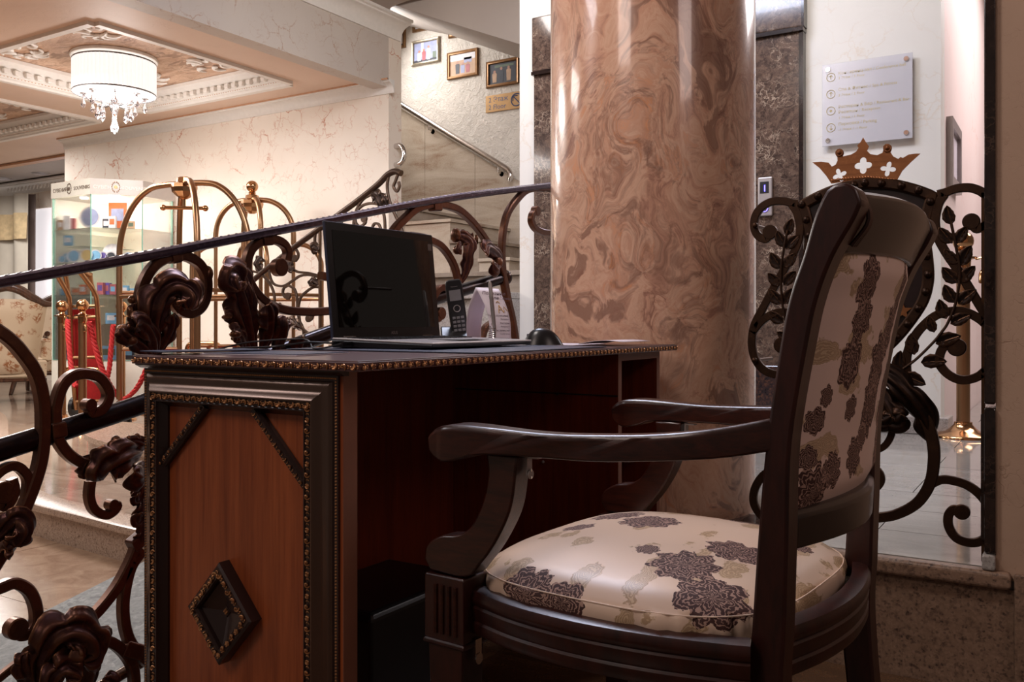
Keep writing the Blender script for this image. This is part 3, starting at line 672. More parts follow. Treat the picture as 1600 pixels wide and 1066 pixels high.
# lift portal
lz0, lz1 = 2.34, 2.67
xl, xr = on_y(836, 300, 4.77).x, on_y(1250, 300, 4.77).x
po = struct(MB().b2((xl, 4.755, PZ), (xl+.34, 4.80, lz0), .004).b2((xr-.34, 4.755, PZ+.0), (xr, 4.80, lz0), .004).build('trim_lift_portal', MT['marble_dark'], bevel=.004))
MB().b2((on_y(833, 60, 4.75).x, 4.735, lz0), (on_y(1255, 40, 4.75).x, 4.80, lz1), .004).build('lintel', MT['marble_dark'], po, bevel=.005)
MB().b2((xr-.001, 4.748, PZ), (xr+.022, 4.80, lz0-.002)).b2((on_y(833, 60, 4.75).x-.003, 4.730, lz0-.022), (on_y(1255, 40, 4.75).x+.004, 4.80, lz0-.001)).b2((on_y(1255, 40, 4.75).x-.006, 4.730, lz0), (on_y(1255, 40, 4.75).x+.008, 4.80, lz1)).build('edge_strip', MT['marble_trim'], po)
ld = struct(MB().b2((xl+.34, 4.785, PZ), (xr-.34, 4.798, lz0)).build('door_1', MT['chrome']))
for x in (-2.1,): MB().b2((x-.003, 4.780, PZ), (x+.003, 4.786, lz0)).build('door_seam', MT['black'], ld)
tag(MB().b2((-1.52, 4.50, PZ), (-1.10, 4.75, PZ+.33), .006).build('granite_plinth', MT['red_granite'], bevel=.006), 'low plinth of polished brown-black granite beside the lift portal', 'plinth')
# column
cc = Vector((-1.079, 2.54, 0))
struct(MB().lathe(cc, up, [(.305, PZ-.02), (.305, 1.0), (.304, 2.0), (.305, 3.24)], 128).build('column', MT['column'], smooth=True))
# dark marble jamb by the pier
jb = struct(MB().b2((X0-.022, 2.225, PZ+.035), (X0+.0, 2.36, .625), .003).b2((X0-.03, 2.24, PZ+.06), (X0-.02, 2.34, .61)).build('trim_jamb', MT['marble_trim'], bevel=.003))
MB().b2((X0-.022, 2.225, .632), (X0, 2.36, 3.24), .003).build('jamb_upper', MT['marble_trim'], jb, bevel=.003)
MB().b2((X0-.026, 2.216, PZ), (X0, 2.37, PZ+.034), .003).build('jamb_foot', MT['skirt'], jb, bevel=.004)
# ------------------------------------------------------------------ desk
DX0, DX1, DY0, DY1, DT = -1.393, -.873, .988, 2.225, .755
desk = thing('desk', 'dark wooden desk with carved gilt edging and a framed end panel with a diamond', 'desk', ((DX0+DX1)/2, (DY0+DY1)/2, 0))
MB().b2((DX0, DY0, DT-.0155), (DX1, DY1, DT-.002)).b2((DX0+.004, DY0+.004, DT-.003), (DX1-.004, DY1-.004, DT)).build('desktop', MT['wood_top'], desk, bevel=.001)
by0 = DY0+.024; bx0, bx1 = -1.390, on_y(536, 700, by0).x
# cove under the top
MB().sweep([Vector((bx0+.002, by0-.010, 0)), Vector((bx1+.012, by0-.010, 0))], [(Vector((0, -1, 0)), up)]*2, [(-.01, DT-.0235), (0, DT-.0235), (.003, DT-.0215), (.011, DT-.0175), (.011, DT-.0155), (-.01, DT-.0155)]).build('cove_moulding', MT['frame_dark'], desk)
MB().b2((bx0, by0, 0), (bx1, by0+.030, DT-.016)).build('end_panel', MT['wood_panel'], desk)
MB().b2((bx1, by0, 0), (bx1+.0015, by0+.030, DT-.016)).build('edge_band', MT['wood_edge'], desk)
MB().b2((DX0+.004, by0+.03, .10), (DX0+.022, 2.15, DT-.016)).build('back_panel', MT['wood_dark'], desk)
yp = 1.92
ped = MB().b2((DX0+.022, yp, .02), (-.90, yp+.018, DT-.016)).build('pedestal_side', MT['wood_dark'], desk)
MB().b2((DX0+.03, yp-.0015, .638), (-.90, yp-.0005, .641)).build('groove', MT['black_matt'], ped)
MB().ball((-1.06, yp-.002, .638), .004, 10).build('screw_cap', MT['black'], ped)
MB().ball((-1.10, yp-.002, .47), .004, 10).build('screw_cap', MT['silver'], ped)
MB().b2((-.90, yp, .02), (-.8985, yp+.018, DT-.016)).b2((-.90, 2.150, .02), (-.8985, 2.168, DT-.016)).b2((-.90, yp+.018, DT-.034), (-.8985, 2.150, DT-.016)).build('edge_band', MT['wood_edge'], desk)
MB().b2((DX0+.022, 2.150, .02), (-.90, 2.168, DT-.016)).build('pedestal_side', MT['wood_dark'], desk)
MB().b2((DX0+.022, yp+.018, DT-.034), (-.90, 2.150, DT-.016)).build('pedestal_top', MT['wood_dark'], desk)
for z in (.50, .25):
    MB().b2((DX0+.03, yp+.018, z), (-.904, 2.150, z+.018)).build('shelf', MT['wood_dark'], desk)
    MB().b2((-.904, yp+.018, z), (-.9025, 2.150, z+.018)).build('edge_band', MT['wood_edge'], desk)
# black box in the kneehole
tag(MB().b2((-1.34, 1.28, 0), (-1.10, 1.62, .27), .01).build('computer_case', MT['black'], bevel=.006), 'black computer case in the dark kneehole under the desk', 'computer')
# carved strips: motifs
def motif_strip(p0, T, N_, U, L, h, pitch, flip=False):
    o = MB(); k = int(L/pitch)
    R = Matrix((T, N_, U)).transposed()
    for i in range(k):
        c = p0+T*((i+.5)*L/k); r = h*.36
        pts = []
        for q in range(9):
            a = -1.2+q*.62; rr = r*(1-.075*q)
            pts.append(c+T*(math.cos(a)*rr*(1 if not flip else -1))+U*(math.sin(a)*rr*(1 if i % 2 else -1))+N_*(.001+.0004*q))
        o.tube(pts, h*.1, 5, rs=[h*.055+h*.10*math.sin(PI*(q+1)/10) for q in range(9)])
        o.ball(c+N_*.002, h*.13, 6)
        e = c+T*(L/k/2)
        o.ball(e+N_*.001+U*h*.14, h*.16, 6, (1.0, .6, .5), R @ Matrix.Rotation(.7, 3, 'Y')); o.ball(e+N_*.001-U*h*.14, h*.16, 6, (1.0, .6, .5), R @ Matrix.Rotation(-.7, 3, 'Y'))
    return o
X_, Y_ = Vector((1, 0, 0)), Vector((0, 1, 0))
motif_strip(Vector((DX0, DY0-.0005, DT-.009)), X_, -Y_, up, DX1-DX0, .0125, .0175).build('carved_edge', MT['carve'], desk, smooth=True, kind='stuff')
motif_strip(Vector((DX1+.0005, DY0, DT-.009)), Y_, X_, up, DY1-DY0, .0125, .0175).build('carved_edge', MT['carve'], desk, smooth=True, kind='stuff')
# picture-frame moulding on the end panel
fx0, fx1, fz0, fz1 = bx0+.004, bx1-.006, .035, DT-.0235
def rect_frame(x0, x1, z0, z1, prof, y, mat, name, parent, smooth=True):
    o = MB(); cor = [(x0, z0, 1, 1), (x1, z0, -1, 1), (x1, z1, -1, -1), (x0, z1, 1, -1)]; k = len(prof); vs = []
    for (x, z, sx, sz) in cor:
        for (u, h) in prof: vs.append((x+sx*u, y-h, z+sz*u))
    fs = []
    for i in range(4):
        j = (i+1) % 4
        for t in range(k-1): fs.append((i*k+t, i*k+t+1, j*k+t+1, j*k+t))
    o.add(vs, fs); return o.build(name, mat, parent, smooth=smooth, auto=25)
ogee = [(.0, 0), (.0, .004), (.009, .004), (.010, .006), (.014, .007)]+[(.014+.026*t, .007+.017*(t**1.5)) for t in (0, .2, .4, .55)]+[(.030, .017), (.034, .0205), (.040, .022), (.041, .023)]
rect_frame(fx0, fx1, fz0, fz1, [(0, 0), (0, .004), (.009, .004), (.010, .006)], by0, MT['frame_dark'], 'outer_frame', desk)
rect_frame(fx0, fx1, fz0, fz1, [(.010, .006), (.013, .0085), (.018, .0105), (.023, .0115), (.027, .0135), (.031, .017), (.035, .0205), (.038, .022), (.040, .022)], by0, MT['frame_gloss'], 'gloss_frame', desk)
rect_frame(fx0, fx1, fz0, fz1, [(.040, .022), (.041, .019), (.052, .019), (.053, .021), (.055, .021), (.056, .016), (.064, .004), (.064, 0)], by0, MT['frame_dark'], 'inner_frame', desk)
yb = by0-.004
bd = MB(); nb = int((fx1-fx0)/.0040)
for i in range(nb): bd.ball((fx0+.004+i*(fx1-fx0-.008)/nb, yb, fz1-.0045), .0017, 6)
nb = int((fz1-fz0)/.0048)
for x in (fx0+.0045, fx1-.0045):
    for i in range(nb): bd.ball((x, yb, fz0+i*(fz1-fz0)/nb), .0019, 6)
bd.build('bead_row', MT['carve'], desk, smooth=True, kind='stuff')
yc = by0-.0195
st = motif_strip(Vector((fx0+.042, yc, fz1-.0465)), X_, -Y_, up, fx1-fx0-.084, .0125, .0145)
for x, fl in ((fx0+.0465, False), (fx1-.0465, True)):
    s2 = motif_strip(Vector((x, yc, fz0+.042)), up, -Y_, X_, fz1-fz0-.084, .0125, .0165, fl); st.add(s2.v, s2.f)
st.build('carved_frame', MT['carve'], desk, smooth=True, kind='stuff')
# corner diagonals and the diamond
yd = by0-.001
def strip(p0, p1, w_, h, y, name='diagonal_moulding'):
    p0, p1 = Vector((p0[0], y, p0[1])), Vector((p1[0], y, p1[1])); T = (p1-p0).normalized(); U = T.cross(Y_).normalized()
    o = MB().sweep([p0, p1], [(U, -Y_)]*2, [(-w_/2, 0), (w_/2, 0), (w_/2, h*.6), (w_*.3, h), (-w_*.3, h), (-w_/2, h*.6)]).build(name, MT['frame_dark'], desk)
    motif_strip(p0-Y_*h, T, -Y_, U, (p1-p0).length, w_*.55, .0145).build('carved_strip', MT['carve'], o, smooth=True, kind='stuff')
def pp(px, py): p = on_y(px, py, by0); return (p.x, p.z)
strip(pp(327, 633), pp(252, 735), .016, .012, yd); strip(pp(403, 640), pp(484, 758), .016, .012, yd)
q = [pp(355, 874), pp(409, 966), pp(360, 1034), pp(310, 945)]
cx_, cz_ = (q[1][0]+q[3][0])/2, (q[0][1]+q[2][1])/2; hw, hh = (q[1][0]-q[3][0])/2, (q[0][1]-q[2][1])/2
dm = MB(); rings = [(1.0, 0), (1.0, .021), (.94, .024), (.72, .024), (.68, .020), (.66, .014), (.12, .004), (.10, .006)]
vs = []
for (k, h) in rings: vs += [(cx_, by0-h, cz_+hh*k), (cx_+hw*k, by0-h, cz_), (cx_, by0-h, cz_-hh*k), (cx_-hw*k, by0-h, cz_)]
fs = [(l*4+i, l*4+(i+1) % 4, l*4+4+(i+1) % 4, l*4+4+i) for l in range(len(rings)-1) for i in range(4)]+[(28, 29, 30, 31)]
dmo = dm.add(vs, fs).build('diamond_boss', MT['frame_dark'], desk)
cz = [Vector((cx_, by0-.024, cz_+hh*.83)), Vector((cx_+hw*.83, by0-.024, cz_)), Vector((cx_, by0-.024, cz_-hh*.83)), Vector((cx_-hw*.83, by0-.024, cz_))]
ms = MB()
for i in range(4):
    a, b_ = cz[i], cz[(i+1) % 4]; T = (b_-a).normalized(); s2 = motif_strip(a, T, -Y_, T.cross(Y_).normalized(), (b_-a).length, .013, .0140); ms.add(s2.v, s2.f)
for k in range(4): ms.ball((cx_+.003*math.cos(PI/2*k), by0-.007, cz_+.003*math.sin(PI/2*k)), .0022, 6)
ms.build('carved_strip', MT['carve'], dmo, smooth=True, kind='stuff')

# ------------------------------------------------------------------ things on the desk
def zp(px, py, z=DT): return on_z(px, py, z)
LX, LY0, LY1 = -1.31, 1.40, 1.775
tag(MB().b2((-1.37, 1.33, DT+.0005), (-.885, 1.83, DT+.003), .0).build('desk_pad', MT['blue_pad'], bevel=.001), 'navy leather desk pad under the laptop and mouse', 'desk pad')
lap = thing('laptop', 'open black and silver laptop with a glossy dark screen on the desk pad', 'laptop', (LX+.13, (LY0+LY1)/2, DT+.003))
zb = DT+.004
MB().prism([(LX, LY0, zb), (LX, LY0, zb+.016), (LX+.26, LY0, zb+.009), (LX+.26, LY0, zb+.003), (LX+.2, LY0, zb)], (0, LY1-LY0, 0)).build('underside', MT['black'], lap, bevel=.002)
MB().prism([(LX, LY0, zb+.016), (LX, LY0, zb+.021), (LX+.262, LY0, zb+.013), (LX+.262, LY0, zb+.0085)], (0, LY1-LY0, 0)).build('keyboard_deck', MT['silver'], lap, bevel=.0015)
kb = MB(); dz = -.008/.262
for r in range(5):
    for c in range(15):
        x = LX+.035+r*.019; y = LY0+.025+c*.0222; kb.box((x, y, zb+.0215+dz*(x-LX)), (.015, .018, .002))
kb.build('keys', MT['black'], lap, kind='stuff')
MB().b2((LX+.15, LY0+.13, zb+.0158), (LX+.235, LY0+.24, zb+.0168)).build('touchpad', MT['grey_metal'], lap)
tl = Vector((-math.sin(.06), 0, math.cos(.06))); tn = Vector((tl.z, 0, -tl.x)); LH = .252
h0 = Vector((LX+.004, LY0, zb+.016))
tl = Vector((-math.sin(.10), 0, math.cos(.10))); tn = Vector((tl.z, 0, -tl.x))
MB().prism([h0+Y_*.0, h0+Y_*(LY1-LY0), h0+Y_*(LY1-LY0)+tl*LH, h0+tl*LH], -tn*.007).build('lid', MT['blue_pad'], lap, bevel=.002)
MB().prism([h0+Y_*.002+tl*.002+tn*.0006, h0+Y_*(LY1-LY0-.002)+tl*.002+tn*.0006, h0+Y_*(LY1-LY0-.002)+tl*(LH-.002)+tn*.0006, h0+Y_*.002+tl*(LH-.002)+tn*.0006], -tn*.001).build('bezel', MT['black'], lap)
MB().prism([h0+Y_*.020+tl*.026+tn*.0012, h0+Y_*(LY1-LY0-.02)+tl*.026+tn*.0012, h0+Y_*(LY1-LY0-.02)+tl*(LH-.018)+tn*.0012, h0+Y_*.02+tl*(LH-.018)+tn*.0012], -tn*.0006).build('screen', MT['screen'], lap)
text('ASUS', .010, MT['silver'], frame4(h0+Y_*.20+tl*.010+tn*.0016, Y_, tl), lap, extrude=.0001, align='CENTER')
MB().prism([h0+Y_*.352+tl*.212+tn*.0014, h0+Y_*.366+tl*.212+tn*.0014, h0+Y_*.366+tl*.228+tn*.0014, h0+Y_*.352+tl*.228+tn*.0014], tn*.0002).build('sticker', MT['grey_metal'], lap)
for y in (LY0+.05, LY1-.05): MB().tube([(LX, y-.02, zb+.019), (LX, y+.02, zb+.019)], .006, 10).build('hinge', MT['black'], lap, smooth=True)
pts = [(LX+.03, LY0-.030, zb+.010), (LX+.03, LY0-.001, zb+.010)]
tag(MB().box((LX+.03, LY0-.014, zb+.010), (.010, .026, .008)).box((LX+.055, LY0-.016, zb+.009), (.010, .030, .008)).tube(cr([(LX+.03, LY0-.028, zb+.010), (LX+.0, LY0-.07, zb+.012), (LX-.05, LY0-.11, zb+.004), (LX-.07, LY0-.2, zb+.002)], 8), .002, 6).tube(cr([(LX+.055, LY0-.03, zb+.009), (LX+.03, LY0-.08, zb+.0), (LX-.02, LY0-.06, zb+.018), (LX-.06, LY0-.16, zb+.014), (LX-.074, LY0-.24, zb+.0)], 8), .0017, 6).build('laptop_cables', MT['black'], smooth=True), 'black cables with plugs at the left side of the laptop', 'cable')
# mouse
mp_ = zp(855, 541); mo = thing('computer_mouse', 'glossy black computer mouse on the right end of the desk pad', 'mouse', (mp_.x-.012, mp_.y, DT+.003))
def mfn(u, v_):
    a = 2*PI*u; r = math.sin(PI/2*v_)**.8; x = .049*math.cos(a)*r; y = .031*math.sin(a)*r*(1-.12*math.cos(a)); z = .040*(1-(r**2.6))*(1-.1*math.cos(a)*r)
    return rt*x+fw*y+up*z+mo.location
mo_b = MB().grid(mfn, 32, 12, True).build('mouse_shell', MT['black'], mo, smooth=True)
MB().b2(mo.location+Vector((-.034, -.020, .018)), mo.location+Vector((-.026, -.012, .0265))).build('mouse_wheel', MT['grey_metal'], mo, bevel=.002)
# papers
pA, pB = zp(905, 541), zp(1015, 534)
Pn = thing('paper_booklet', 'open pale booklet lying by the column end of the desk', 'booklet', (-1.08, 2.02, DT))
MB().b2((-1.27, 1.93, DT+.0006), (-1.02, 2.10, DT+.002)).build('page', MT['paper'], Pn)
MB().grid(lambda u, v_: Vector((-1.02+.12*u, 1.95+.16*v_, DT+.004+.010*math.sin(PI*u)*.6+.006*u)), 12, 4).build('page', MT['paper'], Pn, solid=.001, smooth=True)
fl = thing('brochure', 'dark glossy brochure with pale lower edge on the left of the desktop', 'brochure', (-1.18, 1.12, DT))
def rot_sheet(cx, cy, z, w_, l, ang, th=.0012):
    R = Matrix.Rotation(ang, 3, 'Z'); return MB().box((cx, cy, z), (w_, l, th), R)
rot_sheet(-1.20, 1.14, DT+.0012, .21, .15, .12).build('page', MT['paper'], fl)
rot_sheet(-1.20, 1.143, DT+.0026, .205, .145, .12, .0014).build('cover', MT['blue_pad'], fl)
tag(rot_sheet(-1.335, 1.10, DT+.0055, .10, .20, -.25, .002).build('folder', MT['blue_pad']), 'thin navy folder at the back left corner of the desktop', 'folder')
# phone and base
ph = at_d(716, 505, 2.27); pb = Vector((ph.x, ph.y, DT))
pb = Vector((-1.34, 1.955, DT)); pb = on_z(716, 536, DT)
phn = thing('cordless_phone', 'black cordless phone handset standing in its charging base beside the laptop', 'phone', pb)
view = Vector((.62, -.78, 0)).normalized(); side = Vector((.78, .62, 0)).normalized()   # handset faces the chair side
def loc2(o, s_, f, z): return o+side*s_+view*f+up*z
bp = [loc2(pb, s_, f, z) for s_, f, z in ((-.050, -.04, 0), (-.050, .045, 0), (-.050, .036, .020), (-.050, -.002, .046), (-.050, -.035, .042))]
MB().prism(bp, side*.100).build('charging_base', MT['black'], phn, bevel=.005)
tH = (up*.985+side*-.13+view*-.10).normalized(); nH = (view-tH*view.dot(tH)).normalized(); sH = tH.cross(nH)
hc_ = loc2(pb, .006, -.002, .018); W2 = .0235
out = []
prof_h = [(-.8, 0), (-1, .2), (-1, .9), (-.9, .98), (-.6, 1), (.6, 1), (.9, .98), (1, .9), (1, .2), (.8, 0)]
MB().prism([hc_+sH*(a*W2)+tH*(b_*.158) for a, b_ in prof_h], nH*.022).build('handset', MT['black'], phn, bevel=.004)
f0 = hc_+nH*.0225
MB().prism([f0+sH*a+tH*b_ for a, b_ in ((-.016, .098), (.016, .098), (.016, .128), (-.016, .128))], nH*.0008).build('display', MT['grey_metal'], phn)
kk = MB()
for r in range(4):
    for c in range(3): kk.box(f0+sH*((c-1)*.0115)+tH*(.016+r*.0115), (.0085, .0025, .007), Matrix((sH, nH, tH)).transposed(), .0008)
kk.build('keypad', MT['grey_metal'], phn)
MB().tube([f0+tH*.076+(sH*math.cos(a)+tH*math.sin(a))*.009 for a in np.linspace(0, 2*PI, 20)[:-1]], .0012, 6, True).build('navigation_ring', MT['silver'], phn, smooth=True)
text('Panasonic', .0048, MT['silver'], frame4(f0+tH*.136+nH*.0002, -sH if sH.dot(ray(716, 500).cross(up)) < 0 else sH, tH), phn, extrude=.0001, align='CENTER')
# tent card
tc0, tc1 = on_z(735, 533, DT), on_z(790, 533, DT)
tcd = thing('tent_card', 'lilac-white folded paper tent card with printed phone numbers', 'card', (tc0+tc1)/2)
dT = 2.33
A_ = at_d(763, 505, 2.30); A_.z = DT; B_ = at_d(797, 505, 2.34); B_.z = DT
Wd = (B_-A_).normalized(); Bk = Vector((-Wd.y, Wd.x, 0)); Bk = Bk if Bk.dot(fw) > 0 else -Bk
Wd = rt.copy(); Bk = fw.copy()
cA = at_d(763, 505, 2.30); cA.z = DT; wcard = 33/1410*2.3+.0
apex = at_d(743, 505, 2.33); apex.z = DT+.147
def front(u, v_):
    base = cA+Wd*(.056*u); top = apex+Wd*(.060*u)-up*(.004*u)
    bulge = Bk*-.012*math.sin(PI*v_)+Wd*(.016*math.sin(PI*v_)*(1-.2*u))
    return base*(1-v_)+top*v_+bulge
MB().grid(front, 8, 14).build('front_leaf', MT['paper'], tcd, smooth=True, solid=.0006)
lA = at_d(731, 505, 2.36); lA.z = DT
cL = at_d(752, 505, 2.43); cL.z = DT
def back(u, v_):
    base = lA*(1-u)+cL*u; top = apex+Wd*(.045*u)+Bk*.001; b_ = base*(1-v_)+top*v_
    return b_-Wd*(.012*math.sin(PI*v_))
MB().grid(back, 6, 14).build('back_leaf', MT['paper'], tcd, smooth=True, solid=.0006)
e_v = (front(0, .95)-front(0, .8)).normalized()
def cardtext(body, u, v_, size, m, al='LEFT'):
    o = front(u, v_); x = (front(min(1, u+.2), v_)-front(u, v_)).normalized(); y = (front(u, min(1, v_+.05))-front(u, v_-.02)).normalized(); y = (y-x*y.dot(x)).normalized()
    z = x.cross(y); text(body, size, m, frame4(o+z*.0012, x, y), tcd, extrude=.0001, align=al)
cardtext('Полезные', .12, .88, .0125, MT['ink']); cardtext('телефоны', .30, .80, .0125, MT['ink'])
for v_, s_ in ((.50, 'Служба размещения'), (.44, 'Reception'), (.37, 'Ресторан'), (.31, 'Restaurant'), (.24, 'Конференц-зал'), (.18, 'Conference'), (.10, 'Служба безопасности')):
    cardtext(s_, .95, v_, .0052, MT['ink'], 'RIGHT')
for v_, s_ in ((.47, '100'), (.34, '122'), (.21, '108'), (.08, '190')): cardtext(s_, .06, v_, .0075, MT['ink'])
lg = MB()
for (a, b_) in ((-.5, -.9), (.5, -.9), (-.15, -.9), (.9, -.9)): pass
def fp(u, v_):
    o = front(u, v_); return o-fw*.0015
lg.tube([fp(.55, .56), fp(.66, .70)], .0010, 5).tube([fp(.66, .70), fp(.78, .57)], .0010, 5).tube([fp(.60, .62), fp(.74, .62)], .0008, 5).tube([fp(.80, .58), fp(.86, .68), fp(.98, .60)], .0010, 5).tube([fp(.58, .74), fp(.66, .77), fp(.74, .74)], .0010, 5)
lg.build('printed_emblem', MT['ink_gold'], tcd)
# pen in a spring holder
pA = at_d(769, 505, 2.22); pA.z = DT
pen = thing('pen', 'silver ballpoint pen standing in a coiled wire holder before the tent card', 'pen', pA)
p0 = at_d(774, 529, 2.22); p1 = at_d(765, 438, 2.22)
ax = (p1-p0).normalized(); Lp = (p1-p0).length
MB().lathe(p0, ax, [(.0005, -.004), (.002, .004), (.0046, .022), (.0052, .06), (.0052, .10), (.0056, .102), (.0052, .104), (.0044, Lp-.008), (.002, Lp-.001), (.0002, Lp)], 14).build('barrel', MT['silver'], pen, smooth=True)
sp = []
for i in range(90):
    a = i*.62; sp.append(pA+Vector((math.cos(a)*.009, math.sin(a)*.009, .002+.045*i/90)))
MB().tube(sp, .0009, 5).build('spring_holder', MT['chrome'], pen, smooth=True)
MB().lathe(pA, up, [(.02, 0), (.02, .003), (.012, .005)], 20).build('holder_foot', MT['chrome'], pen)
# ------------------------------------------------------------------ chair
PHI = math.radians(85.8); CO = Vector((-.520, 1.299, 0))
chair = thing('armchair_carver', 'dark wooden armchair with floral brocade seat and back beside the desk', 'armchair', CO, PHI); chair.name = 'armchair'
clx = Vector((math.cos(PHI), math.sin(PHI), 0)); cly = Vector((-math.sin(PHI), math.cos(PHI), 0))
def cloc(px, py, x=None, z=None):     # pixel to chair-local coordinates on a plane x=const or z=const
    d = ray(px, py)
    if z is not None: p = EYE+d*((z-CZ)/d.z)
    else: t = (CO+clx*x-EYE).dot(clx)/d.dot(clx); p = EYE+d*t
    v = p-CO; return Vector((v.dot(clx), v.dot(cly), v.z))
def cb(mb, name, m, **k): return kid(mb.build(name, m, None, **k), chair)
MW = MT['wood_chair']
# rear posts
fr_e = [(-.258, 0), (-.222, .18), (-.203, .36), (-.209, .441), (-.216, .545), (-.227, .669), (-.245, .791), (-.256, .844), (-.271, .888), (-.283, .930), (-.292, .952)]
re_e = [(-.300, 0), (-.263, .18), (-.247, .36), (-.250, .449), (-.253, .551), (-.257, .671), (-.277, .791), (-.289, .843), (-.306, .887), (-.328, .925), (-.337, .945)]
fe = cr([(0, y, z) for y, z in fr_e], 5); ree = cr([(0, y, z) for y, z in re_e], 5)
topc = [(0, -.298, .962), (0, -.307, .968), (0, -.320, .969), (0, -.331, .962)]
for sx in (-1, 1):
    poly = [Vector(p) for p in fe]+[Vector(p) for p in topc]+list(reversed(ree))
    vs = [Vector((sx*.212, p.y, p.z)) for p in poly]
    # posts converge slightly in plan: strips of quads across the thickness
    o = MB(); n = len(fe)
    L = [[Vector((sx*x, p.y, p.z)) for p in fe] for x in (.212, .172)]; Rr = [[Vector((sx*x, p.y, p.z)) for p in ree] for x in (.212, .172)]
    vv = L[0]+L[1]+Rr[0]+Rr[1]; fs = []
    for i in range(n-1):
        fs += [(i, i+1, 2*n+i+1, 2*n+i), (n+i, 3*n+i, 3*n+i+1, n+i+1), (i, n+i, n+i+1, i+1), (2*n+i, 2*n+i+1, 3*n+i+1, 3*n+i)]
    o.add(vv, fs+[(0, 2*n, 3*n, n)])
    k = len(o.v); tp = [L[0][-1]]+[Vector((sx*.212, p[1], p[2])) for p in topc]+[Rr[0][-1]]; tq = [L[1][-1]]+[Vector((sx*.172, p[1], p[2])) for p in topc]+[Rr[1][-1]]
    m_ = len(tp); o.add(tp+tq, [tuple(range(m_)), tuple(range(2*m_-1, m_-1, -1))]+[(i, i+m_, i+1+m_, i+1) for i in range(m_-1)])
    cb(o, 'rear_post', MW, bevel=.004, smooth=True)
def ymid(z, side=0):
    f_ = np.interp(z, [p[1] for p in fr_e], [p[0] for p in fr_e]); r_ = np.interp(z, [p[1] for p in re_e], [p[0] for p in re_e])
    return f_ if side == 1 else r_ if side == -1 else (f_+r_)/2
# top rail (curved in plan, curling back at the top)
def toprail(u, v_):
    x = -.176+.352*u; bow = -.018*math.sin(PI*u)
    a = 2*PI*v_
    z0, z1 = .892+.004*math.sin(PI*u), .962+.006*math.sin(PI*u)
    P = [(1, z0), (1, .925), (1, .950), (.6, z1), (-.2, z1+.003), (-1.05, z1-.004), (-1.1, .945), (-1, .92), (-.9, z0)]
    t = v_*len(P); i = int(t) % len(P); f = t-int(t); a_, b_ = P[i], P[(i+1) % len(P)]
    s_ = a_[0]*(1-f)+b_[0]*f; z = a_[1]*(1-f)+b_[1]*f
    return Vector((x, ymid(min(z, .945))+bow+s_*.017, z))
tr_ = MB(); rows = []
for i in range(17):
    for k in range(9): rows.append(toprail(i/16, k/9))
fs = [(i*9+k, i*9+(k+1) % 9, (i+1)*9+(k+1) % 9, (i+1)*9+k) for i in range(16) for k in range(9)]+[tuple(range(8, -1, -1)), tuple(16*9+k for k in range(9))]
cb(tr_.add(rows, fs), 'top_rail', MT['wood_back'], bevel=.003, smooth=True)
# rolled end mouldings beside the near post
rm = MB()
for k in range(3): rm.tube(cr([(-.171+.004*k, ymid(.90, -1)-.001-.001*k, .90), (-.171+.004*k, ymid(.93, -1)-.004, .93), (-.171+.004*k, ymid(.945)-.010, .962), (-.171+.004*k, ymid(.945)+.012, .966)], 5), .0028, 6)
cb(rm, 'reeded_roll', MW, smooth=True)
# bottom rail of the back
o = MB(); pts = []; frs = []
for i in range(13):
    u = i/12; pts.append(Vector((-.174+.348*u, ymid(.555)-.030*math.sin(PI*u)-.002, .560))); frs.append((Y_, up))
cb(o.sweep(pts, frs, [(-.014, -.024), (.014, -.024), (.014, .020), (.006, .026), (-.008, .024), (-.016, .016)]), 'lower_back_rail', MT['wood_back'], bevel=.003, smooth=True)
# upholstered back
FB = []
def bflow(px, py, r, p, sx=1, sy=1, x=0):
    c = cloc(px, py, x=x); return (c.x if x is None else x, c.z, r, p, sx, sy)
backf = [(-.085, .862, .030, 3, 1, .7), (-.075, .815, .032, 3.5, 1, 1), (-.085, .76, .036, 3, 1, .9), (.09, .85, .03, 3, 1, .6), (.07, .80, .042, 3.5, 1, 1), (.03, .755, .046, 4, 1, .9), (.025, .70, .046, 3, 1, .9), (-.06, .70, .02, 3, 1, 1),
         (.0, .66, .022, 3, 1, 1), (-.135, .72, .016, 3, 1, 1), (-.15, .69, .020, 3, 1, 1), (-.03, .635, .030, 4, 1, 1), (-.10, .625, .028, 4, 1, 1), (-.14, .60, .040, 3.5, 1, 1), (-.155, .645, .018, 3, 1, 1), (.13, .70, .035, 3, 1, .6), (.14, .64, .040, 3.5, 1, .7), (.12, .60, .034, 3, 1, .7)]
MT['fab_back'] = brocade('floral_brocade_back', backf, srgb(236, 206, 194))
def back_uph(rear):
    def f(u, v_):
        x = -.172+.344*u; z = .582+.314*v_; e = min(1, min(u, 1-u)*12)*min(1, min(v_, 1-v_)*14)
        bow = -.020*math.sin(PI*u)
        y = ymid(z)+bow*(1 if rear else 1)+(-(.010+.010*e) if rear else (.010+.014*e)); return Vector((x, y, z))
    return f
for rear, nm in ((True, 'rear_upholstery'), (False, 'front_upholstery')):
    g_ = MB().grid(back_uph(rear), 30, 40); uv = [(p[0], p[2]) for p in g_.v]
    cb(g_, nm, MT['fab_back'], smooth=True, uvs=uv, auto=180)
